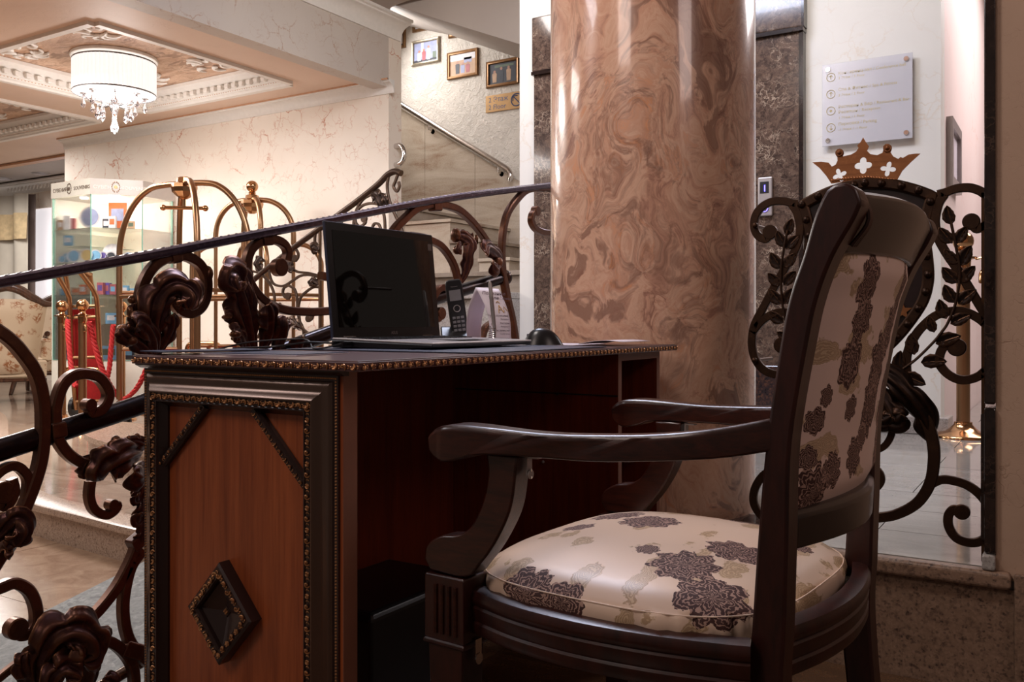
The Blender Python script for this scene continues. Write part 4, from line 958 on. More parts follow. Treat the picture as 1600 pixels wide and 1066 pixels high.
# arms
def armside(x0, x1, flip):
    top = [(-.235, .694), (-.17, .679), (-.10, .669), (-.03, .664), (.06, .661), (.155, .6645), (.201, .664), (.225, .659), (.240, .648)]
    bot = [(.238, .629), (.225, .618), (.207, .615), (.18, .621), (.155, .629), (.058, .632), (-.04, .634), (-.17, .646), (-.235, .658)]
    T = cr([(0, y, z) for y, z in top], 4); B_ = list(reversed(cr([(0, y, z) for y, z in bot], 4)))
    def hw(y): return .019+.009*max(0, min(1, (y-.10)/.1))*(1 if y < .22 else .8)
    def cx(y): return np.interp(y, [-.235, -.15, 0, .15, .24], [.192, .226, .252, .262, .262])
    N_ = len(T); vs = []
    for i in range(N_):
        t, b_ = T[i], B_[i]
        for (s_, p, e) in ((-1, t, 0), (-.8, t, .003), (.8, t, .003), (1, t, 0), (1, b_, 0), (-1, b_, 0)):
            vs.append(Vector((flip*(cx(p.y)+s_*hw(p.y)), p.y, p.z+(e if p is t else 0)-(0.002 if e == 0 and p is t else 0))))
    fs = [(i*6+k, i*6+(k+1) % 6, (i+1)*6+(k+1) % 6, (i+1)*6+k) for i in range(N_-1) for k in range(6)]+[tuple(range(6)), tuple((N_-1)*6+k for k in range(5, -1, -1))]
    return MB().add(vs, fs)
SUP = [(.148, .630), (.145, .60), (.155, .56), (.176, .525), (.20, .510), (.232, .504), (.257, .488), (.262, .466), (.250, .452), (.186, .452), (.160, .474), (.135, .505), (.112, .545), (.102, .578), (.096, .630)]
for s_ in (-1, 1):
    a = cb(armside(0, 0, s_), 'armrest', MT['wood_arm'], bevel=.004, smooth=True)
    front_ = cr([(0, y, z) for y, z in SUP[:8]], 4); back_ = cr([(0, y, z) for y, z in SUP[8:]], 4)
    poly = [Vector((s_*.236, p.y, p.z)) for p in front_+back_]
    cb(MB().prism(poly, (s_*.034, 0, 0)), 'arm_support', MT['wood_arm'], bevel=.003, smooth=True)
    br = MB().box((s_*.249, .0905, .616), (.012, .0025, .026)).lathe((s_*.249, .0885, .604), (0, -1, 0), [(.0062, 0), (.0062, .0022)], 14).box((s_*.249, .082, .6275), (.012, .018, .002))
    b_o = cb(br, 'metal_bracket', MT['silver']); b_o['label'] = 'small steel angle bracket with a screw'
    kid(MB().ball((s_*.249, .0870, .610), .0022, 8).ball((s_*.249, .0868, .600), .0022, 8).build('screw', MT['chrome']), b_o)
# front legs: fluted block and tapering leg
for s_ in (-1, 1):
    xc = s_*.245; o = MB().box((xc, .222, .402), (.056, .072, .094), None, .002).box((xc, .222, .352), (.060, .076, .010), None, .003)
    zs = [.347, .30, .2, .08, 0]; ww = [.050, .048, .042, .034, .030]; vs = []
    for z, w_ in zip(zs, ww): vs += [(xc-w_/2, .222-w_*.62, z), (xc+w_/2, .222-w_*.62, z), (xc+w_/2, .222+w_*.62, z), (xc-w_/2, .222+w_*.62, z)]
    o.add(vs, [(l*4+i, l*4+4+i, l*4+4+(i+1) % 4, l*4+(i+1) % 4) for l in range(4) for i in range(4)]+[(16, 19, 18, 17)])
    lg_ = cb(o, 'front_leg', MW, bevel=.002)
    fl_ = MB()
    for k in range(4):
        fl_.tube([(xc+s_*.0285, .200+k*.012, .366), (xc+s_*.0285, .200+k*.012, .436)], .0032, 8)
    for k in range(3): fl_.tube([(xc-.013+.013*k, .2585, .366), (xc-.013+.013*k, .2585, .436)], .0032, 8)
    kid(fl_.build('fluting', MT['wood_arm'], smooth=True), lg_)
    kid(MB().box((xc, .182, .345), (.014, .003, .030)).lathe((xc, .182, .332), (0, -1, 0), [(.008, 0), (.008, .003)], 14).build('metal_bracket', MT['chrome']), lg_)
# seat rails, bowed outward, with moulded bands
def railprof(): return [(-.010, -.030), (.010, -.030), (.013, -.024), (.013, -.014), (.010, -.011), (.012, -.008), (.014, .008), (.011, .011), (.014, .014), (.016, .022), (.012, .031), (.002, .034), (-.010, .034)]
def rail(pts, name):
    P = cr(pts, 6); frs = []
    for i in range(len(P)):
        T = (P[min(i+1, len(P)-1)]-P[max(i-1, 0)]).normalized(); frs.append((Vector((T.y, -T.x, 0)), up))
    return cb(MB().sweep(P, frs, railprof()), name, MW, smooth=True)
zr = .398
rail([(-.236, .195, zr), (-.262, .10, zr), (-.268, .0, zr), (-.256, -.10, zr), (-.232, -.185, zr+.0), (-.222, -.212, zr)], 'seat_rail')
rail([(.236, .195, zr), (.262, .10, zr), (.268, .0, zr), (.256, -.10, zr), (.232, -.185, zr), (.222, -.212, zr)][::-1], 'seat_rail')
rail([(-.222, .232, zr), (-.12, .252, zr), (0, .258, zr), (.12, .252, zr), (.222, .232, zr)][::-1], 'seat_rail')
rail([(-.172, -.232, zr+.012), (-.09, -.252, zr+.012), (0, -.260, zr+.012), (.09, -.252, zr+.012), (.172, -.232, zr+.012)], 'seat_rail')
cb(MB().prism([(-.245, .22, .385), (.245, .22, .385), (.20, -.22, .385), (-.20, -.22, .385)], (0, 0, .035)), 'seat_base', MT['white_mdf'])
# cushion
def outline(a):
    c_, s_ = math.cos(a), math.sin(a); e = .46
    x = math.copysign(abs(c_)**e, c_)*.247; y = math.copysign(abs(s_)**e, s_)*.222+.004
    x *= 1-.09*max(0, -s_)-.02*max(0, s_); x *= 1+.045*(1-abs(s_)); y *= 1+.05*(1-abs(c_)); return x, y
profc = []
for k in range(13): t = k/12; profc.append((t*.88, .497-.028*t**2.2, t*.88))
profc += [(.93, .462, .935), (.968, .4555, .975), (.988, .4515, 1.0), (.996, .450, 1.01), (1.004, .447, 1.03), (1.012, .438, 1.07), (1.008, .426, 1.13), (.985, .414, 1.2)]
NU = 120; cvs = []; cuv = []
for (k, z, u_) in profc:
    for i in range(NU):
        a = 2*PI*i/NU; x, y = outline(a); wv = 0
        if k > .99: wv = .004*math.sin(i*2.1)*max(0, math.cos(a+2.3))+.002*math.sin(i*.9)
        rd = 1+wv/.25
        cvs.append((x*k*rd, y*k*rd, z)); cuv.append((x*u_, y*u_))
fs = [(j*NU+i, j*NU+(i+1) % NU, (j+1)*NU+(i+1) % NU, (j+1)*NU+i) for j in range(1, len(profc)-1) for i in range(NU)]
cm = MB(); cm.v = cvs; cm.f = [(NU*0, NU+i, NU+(i+1) % NU) for i in range(NU)]+fs
def sf(px, py, r, p=3.5, sx=1, sy=1): c = cloc(px, py, z=.482); return (c.x, c.y, r, p, sx, sy)
seatf = [sf(812, 885, 0.052, 3.5, 1, 1), sf(868, 898, 0.040, 3), sf(820, 928, 0.040, 3.5), sf(965, 808, 0.050, 4), sf(1015, 828, 0.054, 3.5), sf(905, 826, 0.031, 3), sf(965, 957, 0.033, 3.5),
         sf(1070, 886, 0.052, 4), sf(1115, 915, 0.054, 3.5), sf(1150, 868, 0.047, 3.5), sf(1012, 868, 0.020, 3), sf(1165, 812, 0.042, 3.5), sf(1275, 925, 0.042, 4), sf(1250, 850, 0.021, 3)]
MT['fab_seat'] = brocade('floral_brocade_seat', seatf, srgb(228, 200, 178))
cb(cm, 'seat_cushion', MT['fab_seat'], smooth=True, uvs=cuv, auto=180)
pip = [Vector((outline(2*PI*i/NU)[0]*.997, outline(2*PI*i/NU)[1]*.997, .4505)) for i in range(NU)]
kid(MB().tube(pip, .0011, 5, True).build('piping', MT['fab_seat'], smooth=True), [o for o in chair.children if o.name.startswith('seat_cushion')][0])
# ------------------------------------------------------------------ wrought iron
def acanthus(spine, width, nrm, lobes=4, cup=.35, ridge=.10, side_curl=0., tip=.15, n=44, m=17, seed=0, start=.12):
    """a worked sheet-metal acanthus leaf: lobed edge, midrib, veins and a curling tip along a 3-D spine"""
    S = cr(spine, max(3, int(n/(len(spine)-1)))); n = len(S); rnd = random.Random(seed); nrm = Vector(nrm).normalized(); vs = []
    ph = rnd.uniform(-.1, .1); jj = [rnd.uniform(-.15, .15) for _ in range(20)]
    for i in range(n):
        t = i/(n-1); T = (S[min(i+1, n-1)]-S[max(i-1, 0)]).normalized(); U = T.cross(nrm).normalized(); Nn = U.cross(T).normalized()
        env = (start+(1-start)*math.sin(PI*min(1, t*1.25+.02))**.7 if t < .4 else 1.0) * (1-tip*0) * ((1-max(0, (t-.72)/.28)**2.2*.82))
        for j in range(m):
            s_ = -1+2*j/(m-1); q = (t*lobes+ph+(0 if s_ < 0 else .35)) % 1.0; k = int(t*lobes+ph+(0 if s_ < 0 else .35)) % 20
            lob = (1-.42*(1-math.sin(PI*q**.75))**1.6)*(1+jj[k])
            w_ = width*env*(lob*abs(s_)**1.0+(1-abs(s_))); lift = -cup*s_*s_+ridge*math.cos(abs(s_)*3.2*PI)+(.22*abs(s_)**2*math.sin(2*PI*q))
            fwd = abs(s_)**1.5*width*.38*(1-t*.5)
            vs.append(S[i]+U*(s_*w_)+Nn*(lift*width*env)+T*(fwd*env))
    fs = [(i*m+j, i*m+j+1, (i+1)*m+j+1, (i+1)*m+j) for i in range(n-1) for j in range(m-1)]
    return MB().add(vs, fs)
def pl(pts, plane):      # pixel list -> points on the plane; third value = offset toward the viewer side of the plane
    f_, c, nn = plane; out = []
    for p in pts:
        v = f_(p[0], p[1], c)
        if len(p) > 2: v = v+nn*p[2]
        out.append(v)
    return out
RX = -1.6
RP = (on_x, RX, X_)
BW = .0205
ir = thing('stair_railing', 'ornate bronzed iron railing with scrolls and acanthus leaves behind the desk', 'railing', (RX, 1.2, 0))
def taper(n, a=1, b_=1): return [a+(b_-a)*(i/(n-1)) for i in range(n)]
def scroll(parent, plane, pts, disc=None, w_=BW, d_=None, r=None, m=None, t0=1, t1=1, name='scroll', off=0):
    if disc: pts = list(pts)+[(disc[0]+(pts[-1][0]-disc[0])*.35, disc[1]+(pts[-1][1]-disc[1])*.35)]
    P = [p+plane[2]*off for p in cr(pl(pts, plane), 6)]; o = MB().bar(P, plane[2], w_, d_ or w_, taper(len(P), t0, t1))
    if disc:
        c = plane[0](disc[0], disc[1], plane[1])+plane[2]*off
        rr = r or (c-(plane[0](disc[0], disc[1]+disc[2], plane[1])+plane[2]*off)).length*1.0
        o.disc(c, plane[2], rr, (d_ or w_)*1.12)
    return o.build(name, m or MT['iron'], parent, smooth=True, auto=35)
# handrail: moulded top bar
hpts = cr(pl([(-60, 452), (0, 440.5), (120, 419), (240, 397.5), (360, 374), (480, 351), (640, 320), (750, 303), (858, 290), (930, 282)], RP), 5)
frs = []
for i in range(len(hpts)):
    T = (hpts[min(i+1, len(hpts)-1)]-hpts[max(i-1, 0)]).normalized(); frs.append((X_, X_.cross(T).normalized()*-1 if X_.cross(T).z < 0 else X_.cross(T).normalized()))
MB().sweep(hpts, frs, [(-.020, -.006), (-.013, -.0105), (.013, -.0105), (.020, -.006), (.022, -.001), (.020, .003), (.0205, .006), (.012, .0095), (-.012, .0095), (-.0205, .006), (-.020, .003), (-.022, -.001)]).build('handrail', MT['rail'], ir, smooth=True, auto=50)
hb = MB()
for i in range(int(sum((hpts[k+1]-hpts[k]).length for k in range(len(hpts)-1))/.011)):
    u = i*.011; k = 0
    while k < len(hpts)-2 and u > (hpts[k+1]-hpts[k]).length: u -= (hpts[k+1]-hpts[k]).length; k += 1
    p = hpts[k]+(hpts[k+1]-hpts[k]).normalized()*u; hb.ball(p+frs[k][1]*.0095+X_*(.006 if i % 2 else -.006), .0036, 6, (1.2, 1, .35))
hb.build('hammered_relief', MT['rail'], ir, smooth=True, kind='stuff')
tb = pl([(-60, 726), (0, 706), (110, 671), (220, 635), (350, 586), (490, 532), (600, 493), (690, 465), (770, 440), (788, 435)], RP)
tb = [p-X_*.012 for p in cr(tb, 5)]
MB().tube(tb, .0205, 20).ball(tb[-1]+(tb[-1]-tb[-4]).normalized()*.02, .027, 16).build('lower_rail_tube', MT['tube'], ir, smooth=True)
sR = lambda *a, **k: scroll(ir, RP, *a, **k)
sR([(-40, 495), (10, 527), (37, 556), (56, 586), (65, 622), (67, 655), (66, 690), (62, 722), (52, 756), (38, 792), (22, 828), (0, 868), (-30, 915)], w_=.0225)
sR([(86, 664), (86, 637), (96, 604), (112, 588), (132, 584), (153, 590), (166, 607), (168, 622), (158, 639), (144, 645)], (138, 633, 10))
sR([(84, 668), (90, 688), (104, 708), (124, 722), (150, 728)])
sR([(141, 752), (139, 776), (146, 796), (163, 805), (176, 799), (182, 790)], (174, 789, 9), w_=.017, d_=.019)
sR([(215, 846), (207, 868), (197, 890), (180, 920), (155, 952), (128, 978), (100, 1000)])
sR([(222, 860), (205, 884), (196, 915), (192, 950), (196, 985), (207, 1010), (230, 1035)])
sR([(96, 1010), (130, 998), (158, 999), (180, 1008), (198, 1026), (208, 1048), (210, 1085)])
sR([(-20, 925), (0, 918), (22, 911), (43, 922), (54, 944), (56, 970), (46, 988), (30, 992)], (24, 982, 17))
sR([(-10, 745), (5, 733), (22, 728), (36, 737), (43, 752), (40, 780)], w_=.017)
sR([(18, 748), (22, 768), (14, 786), (2, 792)], (4, 770, 18), w_=.016)
for (px, py, w_, h_, an) in ((88, 672, 26, 30, .1), (213, 847, 24, 26, .5), (205, 1016, 34, 30, -.5), (272, 404, 17, 18, .2), (415, 377, 18, 17, .15), (680, 323, 14, 17, .1), (841, 294, 14, 12, 0)):
    c = on_x(px, py, RX); s_ = (on_x(px+10, py, RX)-c).length/10; sv = (on_x(px, py+10, RX)-c).length/10
    MB().box(c, (.027, w_*s_*.85, h_*sv*.85), Matrix.Rotation(an, 3, 'X'), .003).build('collar', MT['iron'], ir, bevel=.0015)
sR([(213, 500), (218, 465), (224, 441), (238, 418), (256, 405), (272, 400), (291, 401), (310, 412), (321, 431), (323, 450), (319, 471), (310, 484), (297, 490), (282, 486), (271, 474)], (282, 466, 12.5))
sR([(447, 408), (449, 394), (443, 382), (429, 375), (410, 377), (394, 387), (386, 405), (385, 428), (394, 450), (408, 467), (425, 478), (447, 485), (470, 487), (500, 487), (560, 480), (620, 455)], (436, 418, 14))
sR([(590, 420), (602, 385), (616, 359), (631, 343), (648, 328), (667, 321), (680, 320), (695, 321), (716, 328), (734, 343), (749, 361), (763, 382), (774, 401), (783, 421), (789, 444), (794, 471), (800, 497), (805, 528), (809, 560)], w_=.0215)
sR([(640, 368), (660, 371), (673, 376), (688, 384), (700, 398), (710, 417), (716, 440)], w_=.0205)
sR([(885, 300), (858, 295), (841, 294), (822, 298), (808, 311), (794, 331), (787, 354), (784, 382), (784, 406), (787, 440), (792, 470)], w_=.022)
sR([(880, 362), (858, 364), (845, 362), (835, 356), (830, 346), (831, 336)], (837, 330, 8), w_=.021)
sR([(670, 480), (678, 462), (686, 451), (698, 450), (712, 456)], w_=.021)
sR([(665, 505), (675, 500), (684, 498)], (687, 490, 10), w_=.021)
sR([(750, 540), (754, 524), (759, 512), (772, 503)], w_=.021)
def leafR(spine, width, name='acanthus_leaf', plane=RP, parent=ir, th=.0032, m=None, **k):
    k.setdefault('ridge', .09)
    return acanthus(pl(spine, plane), width, plane[2], **k).build(name, m or MT['iron'], parent, smooth=True, solid=th, auto=180)
# cluster behind the left end of the desk
leafR([(238, 556, .0), (232, 520, .02), (232, 485, .035), (240, 458, .045), (255, 452, .06), (264, 465, .075), (262, 484, .07)], .042, lobes=4.6, seed=1, cup=.4, ridge=.13)
leafR([(236, 556, .015), (228, 535, .03), (212, 515, .045), (196, 505, .05), (184, 508, .06)], .026, lobes=3, seed=2)
leafR([(232, 560, .02), (210, 540, .03), (188, 528, .04), (172, 520, .05), (166, 512, .045)], .022, lobes=2.6, seed=3)
leafR([(245, 556, .0), (252, 530, .02), (256, 508, .03), (250, 492, .04)], .020, lobes=3, seed=4)
leafR([(226, 545, .0), (214, 515, .01), (206, 492, .015), (202, 474, .02)], .016, lobes=3, seed=5)
MB().ball(on_x(201, 469, RX)+X_*.01, .0085, 12).build('bud', MT['iron'], ir, smooth=True)
MB().ball(on_x(173, 513, RX)+X_*.04, .010, 12, (1, 1.4, .8)).build('bud', MT['iron'], ir, smooth=True)
MB().ball(on_x(186, 532, RX)+X_*.04, .011, 12, (1, 1.1, .9)).build('bud', MT['iron'], ir, smooth=True)
MB().ball(on_x(196, 488, RX)+X_*.015, .008, 10, (1, .8, 1.5)).build('bud', MT['iron'], ir, smooth=True)
# cluster to the left of the laptop
leafR([(398, 556, .0), (384, 520, .02), (368, 480, .035), (356, 450, .04), (346, 434, .05), (336, 438, .065), (340, 455, .07)], .044, lobes=5, seed=7, cup=.3, ridge=.13)
leafR([(386, 545, 0), (382, 500, .02), (378, 462, .025), (374, 436, .02), (364, 422, .01)], .030, lobes=2.6, seed=8)
leafR([(378, 545, .01), (366, 528, .03), (352, 520, .04), (343, 522, .05)], .020, lobes=3, seed=9)
leafR([(372, 520, .0), (358, 502, .02), (346, 492, .03), (335, 492, .035)], .017, lobes=3, seed=10)
leafR([(404, 550, .01), (410, 520, .03), (404, 492, .045), (396, 476, .05)], .030, lobes=3, seed=11)
leafR([(432, 552, .0), (430, 530, .03), (426, 510, .045), (428, 494, .035)], .030, lobes=1.5, seed=12, cup=.8)
leafR([(470, 556, .0), (462, 540, .02), (460, 528, .03)], .022, lobes=1.5, seed=13, cup=.8)
MB().ball(on_x(362, 425, RX)+X_*.0, .010, 12).build('bud', MT['iron'], ir, smooth=True)
MB().ball(on_x(340, 496, RX)+X_*.03, .009, 10, (1, 1.5, .7)).build('bud', MT['iron'], ir, smooth=True)
MB().ball(on_x(346, 522, RX)+X_*.045, .011, 12, (1, 1.4, .8)).build('bud', MT['iron'], ir, smooth=True)
MB().ball(on_x(324, 428, RX), .013, 12, (1, 1, 1.4)).build('bud', MT['iron'], ir, smooth=True)
# bud on the left, leaves running down behind the desk end
leafR([(222, 708, .0), (200, 706, .03), (175, 712, .05), (155, 722, .05), (144, 735, .04), (150, 748, .02)], .036, lobes=3.6, seed=14, cup=.5, ridge=.13)
leafR([(225, 722, .0), (212, 735, .03), (196, 742, .05), (182, 735, .055)], .026, lobes=2, seed=15, cup=.6)
leafR([(150, 712, .0), (140, 722, .01), (134, 738, .01), (134, 748, .0)], .020, lobes=2, seed=16, cup=.6)
leafR([(228, 700, 0), (214, 694, .02), (202, 690, .02), (190, 694, .02)], .014, lobes=3, seed=17)
leafR([(222, 740, .0), (214, 760, .02), (206, 778, .02), (200, 772, .03)], .018, lobes=3, seed=18)
leafR([(222, 770, .0), (214, 795, .02), (207, 812, .02), (204, 800, .03)], .017, lobes=3, seed=19)
leafR([(224, 800, 0), (218, 830, .015), (212, 850, .01)], .014, lobes=3, seed=20)
MB().ball(on_x(176, 687, RX)+X_*.01, .009, 12).build('bud', MT['iron'], ir, smooth=True)
MB().ball(on_x(195, 686, RX)+X_*.012, .006, 10, (1, .8, 1.4)).build('bud', MT['iron'], ir, smooth=True)
MB().ball(on_x(208, 684, RX)+X_*.012, .008, 10, (1, .9, 1.3)).build('bud', MT['iron'], ir, smooth=True)
# big cluster bottom left
leafR([(60, 1075, .0), (55, 1030, .03), (62, 998, .05), (85, 982, .06), (108, 990, .07), (114, 1012, .07), (100, 1024, .06)], .048, lobes=4.8, seed=21, cup=.35, ridge=.14)
leafR([(70, 1085, .02), (62, 1055, .05), (74, 1040, .06), (92, 1048, .07)], .034, lobes=4, seed=22, ridge=.14)
leafR([(50, 1070, 0), (38, 1050, .02), (26, 1030, .03), (28, 1016, .03)], .022, lobes=3, seed=23)
leafR([(130, 1090, .0), (134, 1055, .02), (126, 1030, .03), (118, 1022, .02)], .034, lobes=2, seed=24, cup=.7)
leafR([(160, 1090, .0), (162, 1072, .02), (150, 1060, .02)], .024, lobes=2, seed=25)
sR([(-20, 1075), (10, 1050), (36, 1030), (50, 1018)], w_=.014)
leafR([(-12, 850, .0), (-2, 825, .03), (6, 812, .04), (14, 826, .05), (8, 850, .04)], .030, lobes=2.4, seed=26)
leafR([(20, 862, .0), (8, 850, .03), (-4, 856, .03)], .020, lobes=2.4, seed=27)
MB().ball(on_x(123, 1010, RX)+X_*.02, .010, 12).build('bud', MT['iron'], ir, smooth=True)
MB().ball(on_x(72, 975, RX)+X_*.02, .010, 12, (1, .8, 1.3)).build('bud', MT['iron'], ir, smooth=True)
MB().ball(on_x(33, 1022, RX)+X_*.02, .010, 12, (1, 1, 1.2)).build('bud', MT['iron'], ir, smooth=True)
# leaf near the phone
leafR([(718, 445, .0), (722, 425, .02), (722, 402, .03), (726, 384, .03), (722, 372, .02), (714, 366, .0)], .032, lobes=3.4, seed=31)
leafR([(738, 400, .0), (736, 385, .01), (730, 372, .015), (728, 362, .0)], .022, lobes=3, seed=32)
leafR([(720, 392, 0), (712, 382, .02), (706, 390, .03), (708, 398, .03)], .012, lobes=2, seed=33)
leafR([(785, 425, .0), (776, 405, .02), (762, 392, .03), (748, 388, .04), (742, 400, .05)], .024, lobes=3, seed=34, cup=.6)
leafR([(772, 402, .01), (768, 414, .03), (762, 422, .04), (754, 412, .04)], .022, lobes=2, seed=35, cup=.7)
MB().ball(on_x(712, 368, RX), .018, 12, (1, .8, 1.3)).build('bud', MT['iron'], ir, smooth=True)
MB().ball(on_x(708, 391, RX)+X_*.015, .014, 12).build('bud', MT['iron'], ir, smooth=True)
MB().ball(on_x(744, 375, RX), .010, 10, (.7, .7, 1.8)).build('bud', MT['iron'], ir, smooth=True)
MB().ball(on_x(769, 411, RX)+X_*.02, .020, 12).build('bud', MT['iron'], ir, smooth=True)
# railing foot rail standing on the ramp (below the picture)
fb0, fb1 = Vector((RX-.0, .35, rz(.35)+.05)), Vector((RX-.0, 2.15, rz(2.15)+.05))
MB().tube([fb0-X_*.04, fb1-X_*.04], .012, 10).b2((RX-.055, .40, rz(.40)-.03), (RX-.025, .44, .80)).build('foot_rail', MT['tube'], ir, smooth=True)
for y, z in ((.55, .30), (2.12, 1.05)):
    MB().b2((RX-.052, y, rz(y)-.02), (RX-.030, y+.022, z)).build('post', MT['tube'], ir)

# ---- gate panel with shield, crown and laurels
GY = 2.262; GP = (on_y, GY, Vector((0, -1, 0)))
gt = thing('iron_gate_panel', 'bronzed iron gate panel with shield, copper crown and laurel branches', 'gate', (-.42, GY, PZ))
cxg = on_y(1352, 400, GY).x
MI = MT['iron_gate']; gb = .0215
def mir(o, name=None):   # mirrored copy about the gate's own axis
    me = o.data.copy(); me.transform(wmat(o)); me.transform(Matrix.Translation((2*cxg, 0, 0)) @ Matrix.Scale(-1, 4, X_)); me.flip_normals()
    c = bpy.data.objects.new(o.name.split('.')[0], me); C.objects.link(c); put(c, o.parent)
    for md in o.modifiers:
        if md.type == 'SOLIDIFY': q = c.modifiers.new('solid', 'SOLIDIFY'); q.thickness = md.thickness; q.offset = 0
    return c
def sG(pts, disc=None, w_=gb, off=0, mirror=True, **k):
    k.setdefault('m', MI)
    o = scroll(gt, GP, pts, disc, w_=w_*.92, d_=.012, off=off, **k)
    return (o, mir(o)) if mirror else o
def GPt(px, py): return on_y(px, py, GY)
# right half, mirrored to the left
sG([(1465, 304), (1477, 301), (1490, 296), (1505, 293.5), (1520, 294.5), (1536, 301.5), (1547, 315), (1549.5, 334), (1542, 350), (1526, 358)], (1517.8, 346.6, 13))
sG([(1476, 304), (1467, 318), (1462, 338), (1462, 355), (1466, 372), (1477.6, 394), (1494.6, 419), (1512, 446), (1530, 476), (1546, 502), (1552.5, 521), (1554, 546), (1546.8, 570), (1529, 588), (1504, 594), (1483, 586), (1469, 570), (1469, 553), (1477, 540), (1487, 538)], (1495, 543, 14))
sG([(1553, 522), (1543, 510), (1531, 499), (1512, 489), (1490, 486), (1465, 492), (1446, 506), (1430, 525), (1418, 552), (1417, 580), (1422, 604)])
sG([(1410, 610), (1425, 626), (1438, 642), (1450, 664), (1458, 692), (1459.4, 721), (1453, 756), (1433, 786), (1400, 804), (1368.5, 809), (1352, 808)], t0=1.5, t1=1.1)
sG([(1456, 756), (1470, 750), (1486, 750.5), (1511, 758), (1534, 776), (1549, 802), (1550.3, 826), (1537, 843), (1518, 848), (1495, 841), (1483, 824), (1482, 806), (1490, 796)], (1503, 800, 12))
sG([(1393, 645), (1395, 662), (1392, 682), (1381, 698), (1362, 706), (1352, 704)], w_=.017)
sG([(1352, 725), (1364, 729), (1375, 740), (1377, 752), (1370, 762)], (1363, 755, 10), w_=.018)
# shield plate and riveted border
sh = [(1352, 284), (1395, 286), (1430, 294), (1460, 305), (1452, 333), (1447, 366), (1451, 400), (1453, 436), (1445, 470), (1425, 502), (1404, 528), (1379, 552), (1352, 574)]
shp = [GPt(*p) for p in sh]; half = cr(shp[:4], 5)+cr(shp[3:], 5)[1:]
m2 = [Vector((2*cxg-p.x, p.y, p.z)) for p in half[::-1]]
ring = half+m2[1:-1]
ring = [Vector((p.x, GY, p.z)) for p in ring]
MB().prism([p+Y_*.004 for p in ring], (0, .004, 0)).build('shield_plate', MT['shield'], gt)
frs = []
nR = len(ring); cen = Vector((cxg, GY, GPt(1352, 420).z)); ringo = MB(); vs = []
for i in range(nR):
    T = (ring[(i+1) % nR]-ring[i-1]).normalized(); n_ = T.cross(Y_).normalized(); n_ = n_ if n_.dot(cen-ring[i]) > 0 else -n_; frs.append((n_, -Y_))
brd = MB().sweep(ring, frs, [(-.009, -.004), (.016, -.004), (.016, .003), (.012, .006), (-.005, .006), (-.009, .003)], closed=True).build('shield_border', MI, gt, smooth=True, auto=30)
rv = MB(); acc = 0; last = None; rivets = []
for i in range(nR):
    p = ring[i]+frs[i][0]*.0035
    if last is None or (p-last).length > .036: rivets.append(p); last = p
rm_ = None
for p in rivets:
    if rm_ is None:
        o = MB().lathe((0, 0, 0), (0, -1, 0), [(.0095, 0), (.0088, .004), (.006, .0075), (.0025, .0095), (.0003, .010)], 12).build('rivet', MI, None, smooth=True); rm_ = o.data
    else: o = bpy.data.objects.new('rivet', rm_); C.objects.link(o)
    o.location = p-Y_*.006; put(o, gt)
# emblem on the shield: letters, stars, bar, cord
def gtext(b_, px, py, size): 
    p = GPt(px, py); t = text(b_, size, MT['copper'], frame4(p-Y_*.003, X_, up), gt, name='letter', extrude=.003, align='CENTER'); return t
gtext('H', 1318, 452, .125); gtext('G', 1374, 458, .125)
for (px, py, r_) in ((1410, 486, 14), (1386, 505, 6), (1294, 478, 14), (1352, 520, 12)):
    c = GPt(px, py); rr = r_*.00158
    po_ = [c-Y_*.0+Vector((math.sin(2*PI*i/10)*rr*(1 if i % 2 == 0 else .42), .001, math.cos(2*PI*i/10)*rr*(1 if i % 2 == 0 else .42))) for i in range(10)]
    MB().prism(po_, (0, -.003, 0)).build('star', MT['copper'], gt)
MB().b2(GPt(1398, 438)-Y_*.003+Vector((-.03, 0, 0)), GPt(1418, 434)).build('emblem_bar', MT['copper'], gt)
cord = [GPt(1392+i*1.2, 466-i*1.3-5*math.sin(i*.45)) for i in range(24)]
MB().tube(cord, .003, 6).build('emblem_cord', MT['copper'], gt, smooth=True)
cord2 = MB()
for q in range(9):
    a = PI*q/8; p = GPt(1352, 395)+Vector((math.cos(a)*.085, -.001, math.sin(a)*.032)); cord2.ball(p, .006, 8, (1.6, .5, .8))
cord2.build('emblem_wreath', MT['copper'], gt, smooth=True)
# crown: a flat sheet with pierced crosses
cro = [(1269.2, 253.7), (1283.6, 252.8), (1295, 254.5), (1300, 260.6), (1306, 257.5), (1309, 251), (1308.5, 246), (1305.8, 242), (1305.6, 237), (1309, 233), (1313, 232.3), (1317.5, 235), (1318.6, 240), (1317, 244.7), (1330, 241.7), (1338, 237.2), (1341.6, 231.2), (1339.6, 227.6), (1345, 222), (1348.8, 214.8), (1353, 222), (1357.8, 228.8), (1354.8, 235.7), (1360, 241), (1370.7, 242.6), (1379, 239), (1380.5, 234), (1380, 229), (1383.5, 225.4), (1388, 225), (1392.5, 228.4), (1393, 234), (1391.5, 238), (1396, 244.7), (1403.7, 248.6), (1407, 245.5), (1411, 247), (1420, 241.7), (1430, 240.3), (1438, 240.2), (1423, 253.7), (1409.7, 267.2), (1400.5, 283.7), (1375, 281.0), (1351, 281.4), (1327, 283), (1299, 287), (1291, 274.7), (1280.6, 262.7)]
cu = bpy.data.curves.new('crown', 'CURVE'); cu.dimensions = '2D'; cu.fill_mode = 'BOTH'; cu.extrude = .0018
def spl(pts):
    s_ = cu.splines.new('POLY'); s_.points.add(len(pts)-1); s_.use_cyclic_u = True
    for q, p in zip(s_.points, pts): q.co = (p[0], p[1], 0, 1)
spl([(GPt(*p).x, GPt(*p).z) for p in cro])
